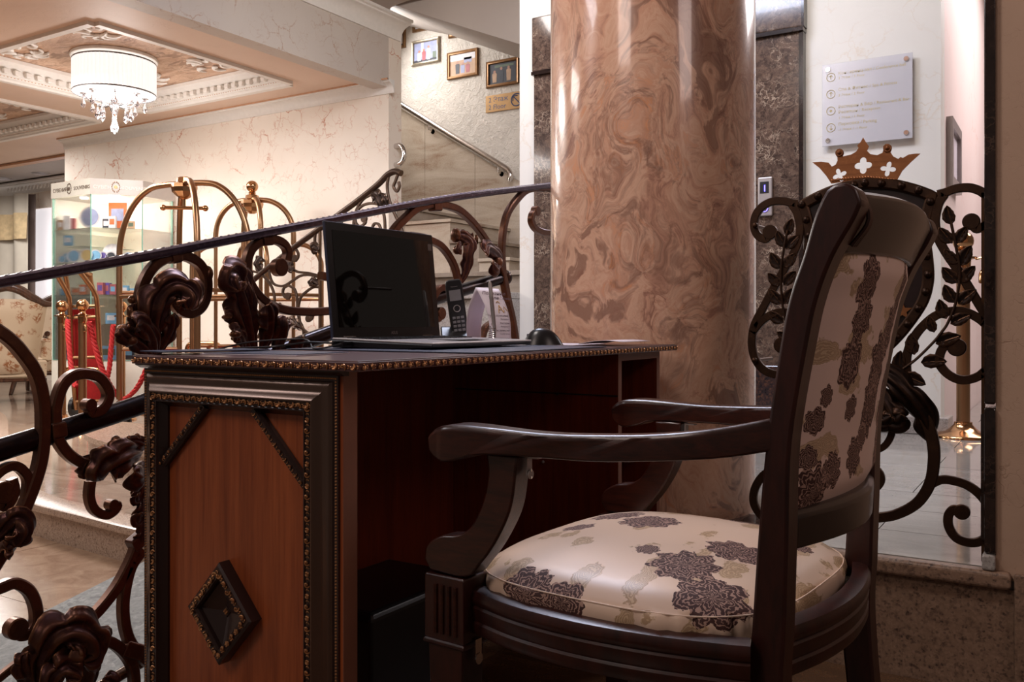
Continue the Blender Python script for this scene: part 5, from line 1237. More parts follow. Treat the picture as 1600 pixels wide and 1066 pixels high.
def quatre(px, py, r_, rot, fat):
    c = GPt(px, py); out = []
    for i in range(48):
        a = 2*PI*i/48; k = abs(math.cos(2*(a)))
        rr = r_*(fat+(1-fat)*k**1.2)*.00152; out.append((c.x+math.cos(a+rot)*rr, c.z+math.sin(a+rot)*rr))
    spl(out)
quatre(1312, 273.8, 11, .35, .36); quatre(1348.8, 258.8, 13, 0, .55); quatre(1387.8, 264.2, 11.5, -.2, .36)
to = bpy.data.objects.new('tmp', cu); C.objects.link(to); dg = bpy.context.evaluated_depsgraph_get(); me = bpy.data.meshes.new_from_object(to.evaluated_get(dg)); bpy.data.objects.remove(to)
me.transform(Matrix(((1, 0, 0, 0), (0, 0, -1, GY), (0, 1, 0, 0), (0, 0, 0, 1)))); me.materials.clear(); me.materials.append(MT['copper']); me.name = 'crown'
crn = bpy.data.objects.new('crown', me); C.objects.link(crn); put(crn, gt)
for px, py in ((1312, 239), (1387, 232)):
    MB().disc(GPt(px, py)-Y_*.002, Y_, .0095, .006).lathe(GPt(px, py)-Y_*.005, (0, -1, 0), [(.0055, 0), (.004, .003), (.0003, .005)], 12).build('crown_boss', MT['copper'], crn, smooth=True)
bc = []
for i in range(23): bc.append(GPt(1301+i*4.4, 282.5-4.5*math.sin(PI*i/22)+(-.8 if i > 11 else 0)))
bb = MB()
for i, p in enumerate(bc): bb.ball(p-Y_*.002, .0042, 6, (1.3, .5, .6), Matrix.Rotation(.6, 3, 'Y'))
bb.build('crown_braid', MT['copper'], crn, smooth=True, kind='stuff')
# laurel branches
def gleaf(base, tip, hw=7.2):
    b_, t = GPt(*base), GPt(*tip); T = t-b_; L = T.length; T = T/L; U = T.cross(Y_).normalized(); w_ = L*.30; vs = []; n = 9
    for i in range(n):
        u = i/(n-1); ww = w_*math.sin(PI*u**.8)**.8 if 0 < u < 1 else 0
        for s_ in (-1, -.5, 0, .5, 1):
            ser = 1+(.06 if i % 2 else -.03) if abs(s_) == 1 else 1
            vs.append(b_+T*(L*u)+U*(s_*ww*ser+.04*L*math.sin(PI*u))-Y_*(.004+.0035*abs(s_)-.003*(i % 2)*(abs(s_) == .5)))
    return MB().add(vs, [(i*5+j, i*5+j+1, (i+1)*5+j+1, (i+1)*5+j) for i in range(n-1) for j in range(4)]).tube([b_-Y_*.003, b_+T*L*.9-Y_*.005], .0011, 5).build('laurel_leaf', MI, gt, solid=.0022, smooth=True)
MB().tube(cr([GPt(*p)-Y_*.008 for p in ((1487, 350), (1494.6, 387), (1499.5, 416), (1499.5, 441), (1493.4, 475), (1482, 504), (1472, 519), (1458, 536), (1429, 564), (1397, 586), (1380, 600))], 5), .0032, 8).build('laurel_stem', MI, gt, smooth=True)
for b_, t in (((1487, 351), (1480, 322)), ((1488, 380), (1467.8, 356)), ((1496, 380), (1512, 354)), ((1496, 412), (1476, 390)), ((1502, 415), (1518, 384)), ((1497, 442), (1472.7, 418)), ((1502, 441), (1524, 416)), ((1492, 473), (1476, 445)), ((1498, 475), (1526, 453)), ((1479, 498), (1468, 468)), ((1486, 506), (1518, 492)), ((1460, 519), (1452, 494)), ((1463, 537), (1502, 525)), ((1429, 554), (1424, 521)), ((1440, 566), (1480, 565)), ((1412, 586), (1447, 601)), ((1405, 580), (1408, 548))): gleaf(b_, t)
MB().tube(cr([GPt(*p)-Y_*.008 for p in ((1232, 360), (1226, 390), (1222, 420), (1222, 449), (1224, 476), (1229, 502), (1240, 540), (1262, 575), (1300, 600), (1330, 606))], 5), .0032, 8).build('laurel_stem', MI, gt, smooth=True)
for b_, t in (((1231, 368), (1239, 342)), ((1228, 386), (1215, 361)), ((1229, 389), (1250, 368)), ((1222, 420), (1205, 395)), ((1227, 418), (1246, 396)), ((1221, 446), (1201, 427)), ((1226, 446), (1245, 424)), ((1222, 475), (1203, 452)), ((1226, 475), (1242, 450)), ((1225, 504), (1202, 487)), ((1231, 500), (1250, 478)), ((1236, 530), (1215, 519)), ((1245, 545), (1262, 520)), ((1262, 574), (1240, 575)), ((1275, 582), (1290, 556)), ((1300, 600), (1280, 615))): gleaf(b_, t)
# acanthus at the foot of the shield
def leafG(sp_, w_, **k): return leafR(sp_, w_, plane=GP, parent=gt, m=MI, **k)
for mirr in (False, True):
    L_ = [([(1352, 590, .0), (1380, 585, .02), (1405, 600, .03), (1428, 625, .025), (1446, 655, .01), (1455, 690, .0)], .034, 2.2), ([(1360, 600, .01), (1380, 620, .03), (1395, 645, .035), (1405, 655, .04), (1414, 645, .045)], .030, 3), ([(1356, 596, .02), (1366, 630, .035), (1382, 655, .04), (1398, 648, .045)], .026, 3), ([(1360, 585, 0), (1372, 572, .02), (1384, 572, .025)], .014, 2)]
    for k_, (sp_, w_, lb) in enumerate(L_):
        o = leafG(sp_, w_, lobes=lb, seed=60+k_, cup=.45)
        if mirr: c = mir(o); bpy.data.objects.remove(o)
for px, py in ((1182, 353), (1181, 563)):
    p = GPt(px, py); MB().tube([p-Y_*.01, p+Y_*.14], .0045, 10).ball(p-Y_*.012, .0075, 12).build('bolt', MI, gt, smooth=True)
MB().b2((X0-.030, GY-.006, PZ+.01), (X0-.0225, GY+.006, 1.10)).build('side_bar', MI, gt)
for z in (.45, .80, 1.02): MB().b2((X0-.0225, GY-.009, z), (X0-.001, GY+.009, z+.03)).build('hinge', MI, gt, bevel=.002)
MB().b2((cxg-.02, GY-.006, PZ), (cxg+.02, GY+.006, GPt(1352, 800).z)).build('foot', MI, gt)

# ---- thinner railing of the small stair (far)
QY = 4.62; QP = (on_y, QY, Vector((0, -1, 0)))
r2 = thing('inner_stair_railing', 'slender dark iron stair railing with small scrolls against the cream wall', 'railing', (-4.6, QY, .6))
def sQ(pts, disc=None, w_=.017): return scroll(r2, QP, pts, disc, w_=w_, d_=w_, m=MT['iron_far'], r=(.026 if disc else None))
h2 = cr(pl([(627, 271), (618, 268), (606, 273), (590, 289), (560, 313), (530, 335), (500, 357), (470, 379), (445, 398), (425, 414), (405, 430), (380, 452)], QP), 5)
MB().tube(h2, .021, 12).build('handrail', MT['iron_far'], r2, smooth=True)
sQ([(607, 276), (605, 292), (608, 312), (616, 333), (625, 352), (632, 372)]); sQ([(622, 272), (618, 283), (615, 292), (620, 299), (624, 292), (623, 284)])
sQ([(582, 303), (568, 311), (558, 326), (553, 345), (553, 372)]); sQ([(594, 320), (578, 318), (564, 323), (556, 335), (556, 348), (563, 354), (571, 348)], (569, 342, 3)); sQ([(592, 318), (600, 336), (602, 362)]); sQ([(596, 362), (592, 351), (585, 350), (581, 358)])
sQ([(395, 424), (405, 427), (417, 437), (426, 452), (429, 470), (425, 492), (418, 510)]); sQ([(420, 418), (422, 432), (427, 443), (437, 447), (446, 446), (457, 439), (470, 431), (485, 430), (500, 434)])
sQ([(440, 416), (455, 420), (466, 425), (483, 427), (498, 431)]); sQ([(461, 388), (466, 396), (465, 404)], (461, 404, 3)); sQ([(451, 446), (444, 450), (442, 458), (446, 465)], (450, 463, 3)); sQ([(451, 446), (460, 452), (464, 465), (465, 482), (468, 501), (474, 516), (474, 534)])
sQ([(500, 449), (490, 449), (480, 455), (470, 465), (466, 480)]); sQ([(467, 492), (470, 508), (479, 519), (491, 522), (504, 518)]); sQ([(489, 490), (488, 497), (484, 501)], (482, 498, 3)); sQ([(438, 474), (425, 492), (412, 512), (402, 528)])
sQ([(412, 476), (400, 500), (395, 512)], w_=.022); sQ([(493, 362), (492, 378), (496, 392)]); sQ([(540, 330), (534, 346), (532, 362), (538, 380)]); sQ([(510, 352), (520, 366), (516, 384)])
for (sp_, w_, sd) in (([(600, 330, .0), (597, 318, .03), (592, 308, .03), (582, 304, .02)], .045, 41), ([(606, 322, 0), (603, 312, .02), (598, 304, .02)], .03, 42), ([(408, 425, 0), (404, 412, .02), (407, 400, .0)], .05, 43), ([(455, 402, 0), (454, 416, .02), (460, 424, .02)], .035, 44), ([(498, 445, 0), (490, 440, .02), (488, 448, .02)], .04, 45), ([(474, 514, 0), (462, 506, .02), (448, 500, .02)], .045, 46), ([(444, 512, 0), (455, 502, .02), (466, 508, .02)], .03, 47), ([(490, 398, 0), (492, 388, .02), (500, 392, .02)], .04, 48)):
    leafR(sp_, w_, plane=QP, parent=r2, lobes=3, seed=sd, m=MT['iron_far'], n=20, m_=None) if False else acanthus(pl(sp_, QP), w_, QP[2], lobes=3, seed=sd, n=24, m=11).build('acanthus_leaf', MT['iron_far'], r2, smooth=True, solid=.004)
for px in (500, 553, 625):
    p = on_y(px, 400, QY); zt = h2[min(range(len(h2)), key=lambda k: abs(h2[k].x-p.x))].z
    MB().b2((p.x-.008, QY-.008, max(0, (p.x+4.95)/.215*.166-.3)), (p.x+.008, QY+.008, zt-.3 if px != 500 else zt)).build('post', MT['iron_far'], r2)
# ------------------------------------------------------------------ pictures on the stair wall
WX = 6.598
def picture(px0, py0, px1, py1, label, art, frame_m, tilt=0):
    a = on_y(px0, py1, WX); b_ = on_y(px1, py0, WX); a2 = on_y(px0, py0, WX)
    x0, x1, z0, z1 = a.x, b_.x, a.z, a2.z; c = ((x0+x1)/2, WX-.012, (z0+z1)/2)
    t = thing('framed_photograph', label, 'picture', c, 0, 'framed group photographs along the stair wall')
    f = MB(); w_ = .028
    cor = [(x0, z0, 1, 1), (x1, z0, -1, 1), (x1, z1, -1, -1), (x0, z1, 1, -1)]; prof = [(0, 0), (0, .018), (.006, .024), (.016, .020), (.024, .022), (w_, .012), (w_, 0)]; vs = []
    for (x, z, sx, sz) in cor:
        for (u, h) in prof: vs.append((x+sx*u, WX-h, z+sz*u))
    fs = [(i*7+t_, i*7+t_+1, ((i+1) % 4)*7+t_+1, ((i+1) % 4)*7+t_) for i in range(4) for t_ in range(6)]
    f.add(vs, fs).build('frame', frame_m, t, smooth=True, auto=25)
    MB().b2((x0+w_, WX-.008, z0+w_), (x1-w_, WX-.004, z1-w_)).build('print', art[0], t)
    W_, H_ = x1-x0-2*w_, z1-z0-2*w_; X1, Z1 = x0+w_, z0+w_
    for k, (u, v_, ww, hh, m_) in enumerate(art[1]):
        MB().b2((X1+W_*u, WX-.0088, Z1+H_*v_), (X1+W_*(u+ww), WX-.0082, Z1+H_*(v_+hh))).build('printed_area', m_, t)
    for (u, hgt, m_) in art[2]:
        fg = MB(); cx = X1+W_*u; zz = Z1+H_*.08
        fg.prism([(cx-W_*.07, WX-.0094, zz), (cx+W_*.07, WX-.0094, zz), (cx+W_*.085, WX-.0094, zz+H_*hgt*.70), (cx+W_*.05, WX-.0094, zz+H_*hgt*.78), (cx-W_*.05, WX-.0094, zz+H_*hgt*.78), (cx-W_*.085, WX-.0094, zz+H_*hgt*.70)], (0, .0004, 0)); fg.build('printed_figure', m_, t)
        MB().lathe((cx, WX-.0094, zz+H_*hgt*.87), (0, 1, 0), [(H_*.075, 0), (H_*.075, .0004)], 12).build('printed_head', MT['p_skin'], t)
for n_, c_ in (('p_skin', (178, 132, 112)), ('p_blue', (150, 156, 190)), ('p_dark', (48, 50, 62)), ('p_white', (220, 216, 220)), ('p_tan', (186, 150, 120)), ('p_red', (168, 90, 96)), ('p_green', (96, 110, 92)), ('p_purple', (92, 70, 150)), ('p_orange', (214, 112, 62)), ('p_sky', (120, 170, 206)), ('p_yellow', (214, 180, 110))):
    MT[n_] = plain('print_'+n_[2:], srgb(*c_), .5, var=.12, nsc=25)
MT['frame_gold'] = plain('aged_gold_frame', srgb(140, 104, 70), .3, .6, .15, 40); MT['frame_silver'] = plain('silver_gilt_frame', srgb(160, 148, 128), .3, .6, .15, 40)
picture(644.5, 66, 688, 105, 'silver-framed photo of people before pale blue curtains, left of the row', (MT['p_blue'], [(.0, .0, 1, .12, MT['p_dark']), (.3, .3, .1, .7, MT['p_white']), (.8, .1, .15, .35, MT['p_green'])], [(.22, .55, MT['p_white']), (.42, .6, MT['p_red']), (.62, .75, MT['p_white'])]), MT['frame_silver'])
picture(700, 84, 748, 126, 'gold-framed pale photo of a street group, middle of the row', (MT['p_tan'], [(0, .7, 1, .3, MT['p_white']), (.55, .55, .3, .25, MT['p_blue'])], [(.3, .6, MT['p_dark']), (.5, .5, MT['p_blue']), (.7, .5, MT['p_red'])]), MT['frame_gold'])
picture(761, 98, 812, 139, 'gold-framed dark photo of three men, above the brass floor sign', (MT['p_dark'], [(.2, .8, .7, .12, MT['p_green'])], [(.2, .6, MT['p_tan']), (.45, .75, MT['p_dark']), (.72, .75, MT['p_tan'])]), MT['frame_gold'])
picture(646, 12, 681, 52, 'picture cut off by the ceiling, above the blue curtain photo', (MT['p_white'], [(.3, .0, .3, .3, MT['p_dark'])], []), MT['frame_gold'])
picture(702, 22, 738, 61, 'picture of which only a corner shows below the grey soffit', (MT['p_tan'], [], []), MT['frame_gold'])
picture(598, 48, 634.5, 82, 'picture half hidden behind the wall corner, far left of the row', (MT['p_dark'], [(.8, .1, .2, .5, MT['p_white'])], []), MT['frame_gold'])
# brass floor sign
a = on_y(760, 151, WX); b_ = on_y(760, 177, WX); e_ = on_y(826, 170, WX)
fs_ = thing('floor_sign', 'small brass sign with blue-grey 2 Floor lettering on the stucco wall', 'sign', ((a.x+e_.x)/2, WX, (a.z+b_.z)/2))
MB().b2((a.x, WX-.012, b_.z), (e_.x, WX-.001, a.z)).build('plate', plain('brass_sign_plate', srgb(176, 140, 96), .35, .4, .05), fs_, bevel=.002)
MT['blue_ink'] = plain('blue_grey_print', srgb(70, 84, 120), .5, var=.03); h_ = a.z-b_.z
text('2 Этаж', h_*.42, MT['blue_ink'], frame4((a.x+.03, WX-.0125, b_.z+h_*.58), X_, up), fs_, extrude=.0002)
text('2 Floor', h_*.42, MT['blue_ink'], frame4((a.x+.03, WX-.0125, b_.z+h_*.14), X_, up), fs_, extrude=.0002)
cc_ = Vector((on_y(808, 155, WX).x, WX-.0125, b_.z+h_*.52))
MB().tube([cc_+Vector((math.cos(q), 0, math.sin(q)))*h_*.36 for q in np.linspace(0, 2*PI, 25)[:-1]], .005, 5, True).tube([cc_+Vector((.04, 0, -.04))*1.0, cc_+Vector((-.035, 0, .035))], .005, 5).tube([cc_+Vector((-.035, 0, -.01)), cc_+Vector((-.035, 0, .035)), cc_+Vector((.01, 0, .035))], .005, 5).build('arrow_symbol', MT['blue_ink'], fs_)
# ---- acrylic wayfinding sign by the lift
SY = 4.765
pL, pR = on_y(1285, 102, SY), on_y(1426, 82, SY); zT = (pL.z+pR.z)/2; zB = (on_y(1290, 232, SY).z+on_y(1428, 212, SY).z)/2
ws = thing('wayfinding_sign', 'frosted acrylic direction sign on four steel studs above the gate crown', 'sign', ((pL.x+pR.x)/2, SY, (zT+zB)/2))
MB().b2((pL.x, SY-.003, zB), (pR.x, SY+.003, zT)).build('acrylic_plate', MT['plexi'], ws, bevel=.001)
for x in (pL.x+.028, pR.x-.028):
    for z in (zB+.028, zT-.028): MB().lathe((x, 4.80, z), (0, -1, 0), [(.008, 0), (.008, .028), (.013, .030), (.013, .042), (.011, .045)], 16).build('steel_stud', MT['chrome'], ws, smooth=True)
Hs = zT-zB; Ws = pR.x-pL.x; T1, T2 = Hs*.052, Hs*.043
def st_(b_, v_, s_): text(b_, s_, MT['signgold'], frame4((pL.x+Ws*.185, SY-.0035, zT-Hs*v_), X_, up), ws, extrude=.0002)
st_('Конференц-зал / Conference hall', .145, T1); st_('3 Этаж / 3 Floor', .20, T2)
st_('Спа & Фитнес / Spa & Fitness', .345, T1); st_('2 Этаж / 2 Floor', .41, T2)
st_('Ресторан & Бар / Restaurant & Bar', .555, T1); st_('Ресепшн / Reception', .62, T1); st_('1 Этаж / 1 Floor', .685, T2)
st_('Парковка / Parking', .765, T1); st_('-1 Этаж / -1 Floor', .83, T2)
for k, v_ in enumerate((.165, .37, .575, .78)):
    c = Vector((pL.x+Ws*.10, SY-.004, zT-Hs*v_)); r_ = Hs*.05; sy_ = MB().tube([c+Vector((math.cos(q), 0, math.sin(q)))*r_ for q in np.linspace(0, 2*PI, 25)[:-1]], .0016, 5, True)
    if k == 2: sy_.disc(c, Y_, r_*.3, .001)
    else:
        s2 = 1 if k < 2 else -1; sy_.tube([c-up*r_*.5*s2, c+up*r_*.5*s2], .0018, 5).tube([c+Vector((-r_*.35, 0, r_*.15*s2)), c+up*r_*.5*s2, c+Vector((r_*.35, 0, r_*.15*s2))], .0018, 5)
    sy_.build('arrow_symbol', MT['signgold'], ws)
# ---- lift call panel
a, b_ = on_y(1184.5, 278, 4.74), on_y(1207, 337, 4.74)
cp = thing('lift_call_panel', 'silver lift call panel with blue digit display on the dark marble', 'panel', ((a.x+b_.x)/2, 4.74, (a.z+b_.z)/2))
MB().b2((a.x, 4.732, b_.z), (b_.x, 4.755, a.z)).build('face_plate', MT['silver'], cp, bevel=.006)
W_, H_ = b_.x-a.x, a.z-b_.z
MB().b2((a.x+W_*.16, 4.7305, b_.z+H_*.58), (a.x+W_*.78, 4.7325, a.z-H_*.12)).build('display', MT['black'], cp)
MT['led'] = plain('blue_led', srgb(60, 60, 255), .5, emis=(.12, .10, 1, 1), es=6)
text('1', H_*.24, MT['led'], frame4((a.x+W_*.50, 4.7300, b_.z+H_*.63), X_, up), cp, name='digit', extrude=.0004, align='CENTER')
bc_ = Vector((a.x+W_*.50, 4.732, b_.z+H_*.19)); MB().lathe(bc_, (0, -1, 0), [(W_*.26, 0), (W_*.26, .004), (W_*.2, .006)], 20).build('call_button', MT['chrome'], cp, smooth=True)
MB().tube([bc_+Vector((math.cos(q)*W_*.22, -.006, math.sin(q)*W_*.22)) for q in np.linspace(0, 2*PI, 20)[:-1]], .0018, 5, True).build('button_ring', MT['led'], cp)
# ---- framed notice on the pink wall
PXc = -.537
d0, d1 = on_x(1478.5, 240, PXc), on_x(1493.5, 240, PXc)
zt_, zb_ = on_x(1479, 183, PXc).z, on_x(1479, 290, PXc).z
fn_ = thing('framed_notice', 'white-framed notice on the pink corridor wall by the corner', 'picture', (PXc, (d0.y+d1.y)/2, (zt_+zb_)/2))
w_ = .05
MB().b2((PXc, d0.y, zb_), (PXc+.03, d0.y+w_, zt_)).b2((PXc, d1.y-w_, zb_), (PXc+.03, d1.y, zt_)).b2((PXc, d0.y+w_, zb_), (PXc+.03, d1.y-w_, zb_+w_)).b2((PXc, d0.y+w_, zt_-w_), (PXc+.03, d1.y-w_, zt_)).build('frame', MT['silver'], fn_)
MB().b2((PXc+.002, d0.y+w_, zb_+w_), (PXc+.012, d1.y-w_, zt_-w_)).build('sheet', MT['paper'], fn_)
# ---- brass stanchions
def stanchion(loc, h, r, label, base_r=.15, grp=None, hooks=1, hang=None, m1='brass', m2='brass2', ang=0):
    t = thing('rope_stanchion', label, 'stanchion', loc, ang, grp)
    L = Vector(loc)
    MB().lathe(L, up, [(base_r, 0), (base_r, .008), (base_r*.93, .016), (base_r*.55, .028), (r*1.9, .042), (r*1.35, .06), (r*1.3, .072), (r, .074)], 36).build('base', MT[m1], t, smooth=True, auto=50)
    MB().lathe(L, up, [(r, .06), (r, h-.13)], 24).build('post', MT[m2], t, smooth=True)
    MB().lathe(L+up*(h-.13), up, [(r*1.05, -.06), (r*1.15, -.01), (r*2.0, -.006), (r*2.0, .002), (r*1.0, .008), (r*.7, .02), (r*.62, .03), (r*.9, .036)], 24).build('collar', MT[m1], t, smooth=True, auto=50)
    MB().ball(L+up*(h-.052), .047, 20).build('ball_finial', MT[m1], t, smooth=True)
    for k in range(hooks):
        a_ = ang+PI*k; d_ = Vector((math.cos(a_), math.sin(a_), 0)); p = L+up*(h-.14)+d_*(r*1.9)
        MB().tube(cr([p, p+d_*.03+up*.004, p+d_*.04-up*.02, p+d_*.03-up*.05, p+d_*.022-up*.06], 5), .005, 8).lathe(p+d_*.028-up*.06, (0, 0, -1), [(.010, 0), (.014, .01), (.015, .05), (.010, .055)], 12).build('hook', MT[m1], t, smooth=True)
    return t
sp_ = on_z(1505, 683, PZ); stanchion((sp_.x, sp_.y, PZ), .98, .030, 'brass stanchion with round base on the platform before the pink wall', .135, None, 1, ang=-.3)
ls = [(97, 7.3), (129, 6.95), (190, 7.55)]; lab = ['leftmost of the brass stanchions by the souvenir cabinet', 'middle brass stanchion standing before the red hand truck panel', 'brass stanchion hidden behind the luggage cart leg, right of the red panel']
spos = []
for (px, dd), lb in zip(ls, lab):
    p = at_d(px, 505, dd); p.z = 0; spos.append(p); stanchion((p.x, p.y, 0), 1.0, .030, lb, .12, 'brass rope stanchions in the lobby', 2 if px == 129 else 1, ang=(-.35 if px != 190 else PI-.3))
def rope(pts, label):
    P = cr(pts, 12); o = MB(); n = len(P)
    for q in range(3):
        st2 = []
        for i, p in enumerate(P):
            a_ = i*.85+q*2*PI/3; st2.append(p+(rt*math.cos(a_)+(fw*.7+up*.3)*math.sin(a_))*.011)
        o.tube(st2, .0125, 6)
    tag(o.build('velvet_rope', MT['red'], smooth=True), label, 'rope', 'red barrier ropes in the lobby')
pd = lambda px, py, d_: at_d(px, py, d_)
rope([pd(139, 503, 6.92), pd(147, 535, 6.92), pd(158, 572, 6.92), pd(172, 602, 6.93), pd(188, 622, 7.0), pd(203, 618, 6.95), pd(219, 598, 6.9), pd(234, 560, 6.85), pd(243, 508, 6.8)], 'twisted red rope drooping right from the middle stanchion')
rope([pd(106, 500, 7.15), pd(107, 525, 7.1), pd(110, 560, 7.05), pd(114, 590, 7.0), pd(118, 604, 6.95)], 'twisted red rope hanging from the leftmost stanchion')
rope([pd(177, 508, 7.6), pd(174, 540, 7.6), pd(171, 575, 7.6), pd(165, 600, 7.6)], 'twisted red rope hanging beside the stanchion behind the cart leg')
# ---- luggage cart helper
def cart(cx_px, dd, corners, htop, label, ball, ogee, hubz):
    c = at_d(cx_px, 505, dd); c.z = 0
    t = thing('luggage_cart', label, 'luggage cart', c, 0, 'brass birdcage luggage carts')
    cs = [c+rt*a_+fw*b_ for a_, b_ in corners]
    for q in cs:
        d_ = q-c; L = d_.length; d_ = d_/L
        if not ogee:
            P = [c+up*hubz+d_*.06, c+up*(hubz+.0)+d_*.14]
            for k in range(1, 9): a_ = PI/2*k/8; P.append(c+d_*(L*.14/.45+(L-L*.14/.45)*math.sin(a_))+up*(hubz-.50*(1-math.cos(a_))))
            P += [q+up*(hubz-.8), q+up*.26]
        else:
            P = [c+up*hubz+d_*.05]
            for k in range(0, 7): a_ = PI/2*k/6; P.append(c+d_*(.08+(L*.60-.08)*math.sin(a_))+up*(hubz-.28*(1-math.cos(a_))))
            P += [c+d_*L*.60+up*(hubz-.36)]
            P2 = [c+d_*L*.60+up*(hubz-.36)]
            for k in range(0, 7): a_ = PI/2*k/6; P2.append(c+d_*(L*.66+L*.34*math.sin(a_))+up*(hubz-.36-.18*(1-math.cos(a_))))
            P2 += [q+up*(hubz-.8), q+up*.26]
            MB().tube(cr(P2, 4), .019, 12).build('lower_tube', MT['brass2'], t, smooth=True)
            MB().tube([c+d_*L*.60+up*(hubz-.34), c+d_*L*.60+up*.28], .015, 10).build('inner_tube', MT['brass2'], t, smooth=True)
        MB().tube(cr(P, 4), .021, 12).build('arch_tube', MT['brass2'], t, smooth=True)
    MB().lathe(c+up*(hubz-.04), up, [(.02, -.07), (.05, -.05), (.082, -.02), (.088, .01), (.085, .035), (.055, .05), (.050, .078), (.034, .085)], 8).build('hub', MT['brass'], t)
    if ball: MB().lathe(c+up*(hubz+.04), up, [(.02, 0), (.03, .02), (.016, .03)], 16).ball(c+up*(hubz+.11), .048, 20).build('ball_finial', MT['brass'], t, smooth=True)
    hb_ = c+up*(hubz-.17); e_ = rt*.14+fw*.02
    if not ball: MB().tube([hb_-e_, hb_+e_], .013, 10).ball(hb_-e_, .022, 12).ball(hb_+e_, .022, 12).tube([hb_, hb_+up*.15], .010, 8).build('hanger_bar', MT['brass'], t, smooth=True)
    for i in range(4):
        a_, b_ = cs[i], cs[(i+1) % 4]
        for z in (1.03, .62) if i % 2 == 0 else (1.0,): MB().tube([a_+up*z, b_+up*z], .014, 10).build('side_rail', MT['brass2'], t, smooth=True)
    MB().prism([q+up*.16+(q-c)*.06 for q in cs], (0, 0, .09)).build('deck', MT['brass2'], t, bevel=.01)
    MB().prism([q+up*.25+(q-c)*-.02 for q in cs], (0, 0, .012)).build('carpet', MT['red'], t)
    for q in cs: MB().lathe(q*.92+c*.08+up*.08-rt*.025, rt, [(.02, 0), (.08, .004), (.08, .046), (.02, .05)], 20).box(q*.92+c*.08+up*.13, (.05, .06, .07)).build('wheel', MT['black'], t, smooth=True)
    return t
cart(288, 6.3, [(-.54, .20), (-.183, .40), (.49, -.12), (.23, -.40)], 1.8, 'brass birdcage luggage cart with faceted top and hanger bar, nearer the cabinet', False, False, .81+218/1410*6.3)
cart(394, 7.25, [(-.54, .16), (-.213, .33), (.577, -.10), (.216, -.36)], 1.8, 'brass luggage cart topped by a ball, behind the inner stair railing', True, True, .81+192/1410*7.25)
# low brass rack seen between the carts
lr = at_d(318, 505, 7.75); lr.z = 0
rk = thing('brass_rack', 'low brass tube rail behind the two luggage carts', 'rack', lr)
MB().tube(cr([pd(292, 640, 7.75), pd(292, 560, 7.75), pd(294, 541, 7.75), pd(304, 537, 7.75), pd(332, 537, 7.75), pd(342, 541, 7.75), pd(345, 556, 7.75), pd(345, 640, 7.75)], 5), .020, 12).tube([pd(326, 538, 7.75), pd(326, 640, 7.75)], .018, 10).build('tube_frame', MT['brass'], rk, smooth=True)
for px in (292, 345): MB().b2(Vector((pd(px, 505, 7.75).x-.03, pd(px, 505, 7.75).y-.15, 0)), Vector((pd(px, 505, 7.75).x+.03, pd(px, 505, 7.75).y+.15, .12))).build('foot', MT['brass2'], rk)
# ---- hand truck with red panel
hc0 = at_d(138, 505, 7.58); hc0.z = 0
ht = thing('hand_truck', 'bronze-framed hand truck with bent handles and a red panel by the cabinet', 'hand truck', hc0)
MB().tube([pd(84, 421, 7.38), pd(122, 421, 7.38), pd(140, 431, 7.48)], .020, 10).build('handle_bar', MT['brass2'], ht, smooth=True)
for pts in ([(86, 424, 7.38), (95, 440, 7.43), (106, 460, 7.48), (109, 475, 7.53), (112, 560, 7.63), (119, 640, 7.73)], [(124, 424, 7.38), (136, 440, 7.43), (148, 458, 7.48), (152, 478, 7.53), (157, 560, 7.63), (168, 640, 7.73)], [(102, 428, 7.58), (105, 446, 7.63), (108, 474, 7.68)], [(141, 428, 7.58), (142, 440, 7.63), (148, 462, 7.68)]):
    MB().tube(cr([pd(*p) for p in pts], 4), .020, 10).build('frame_tube', MT['brass2'], ht, smooth=True)
MB().prism([pd(112, 484, 7.60), pd(147, 482, 7.60), pd(160, 626, 7.76), pd(119, 632, 7.76)], fw*.02).build('red_panel', MT['red'], ht)
for (a_, b_, d_) in (((107, 479), (150, 478), 7.56), ((108, 497), (152, 495), 7.58), ((113, 559), (160, 558), 7.62), ((119, 628), (166, 626), 7.68)):
    MB().tube([pd(*a_, d_), pd(*b_, d_)], .014, 8).build('cross_bar', MT['frame_gold'], ht, smooth=True)
for px in (116, 166): MB().lathe(pd(px, 636, 7.78), rt, [(.03, -.02), (.085, -.016), (.085, .016), (.03, .02)], 20).build('wheel', MT['black'], ht, smooth=True)
MB().tube(cr([pd(98, 592, 7.48), pd(103, 580, 7.48), pd(112, 575, 7.48), pd(150, 577, 7.48), pd(155, 586, 7.48)], 5), .016, 10).build('foot_guard', MT['brass'], ht, smooth=True)
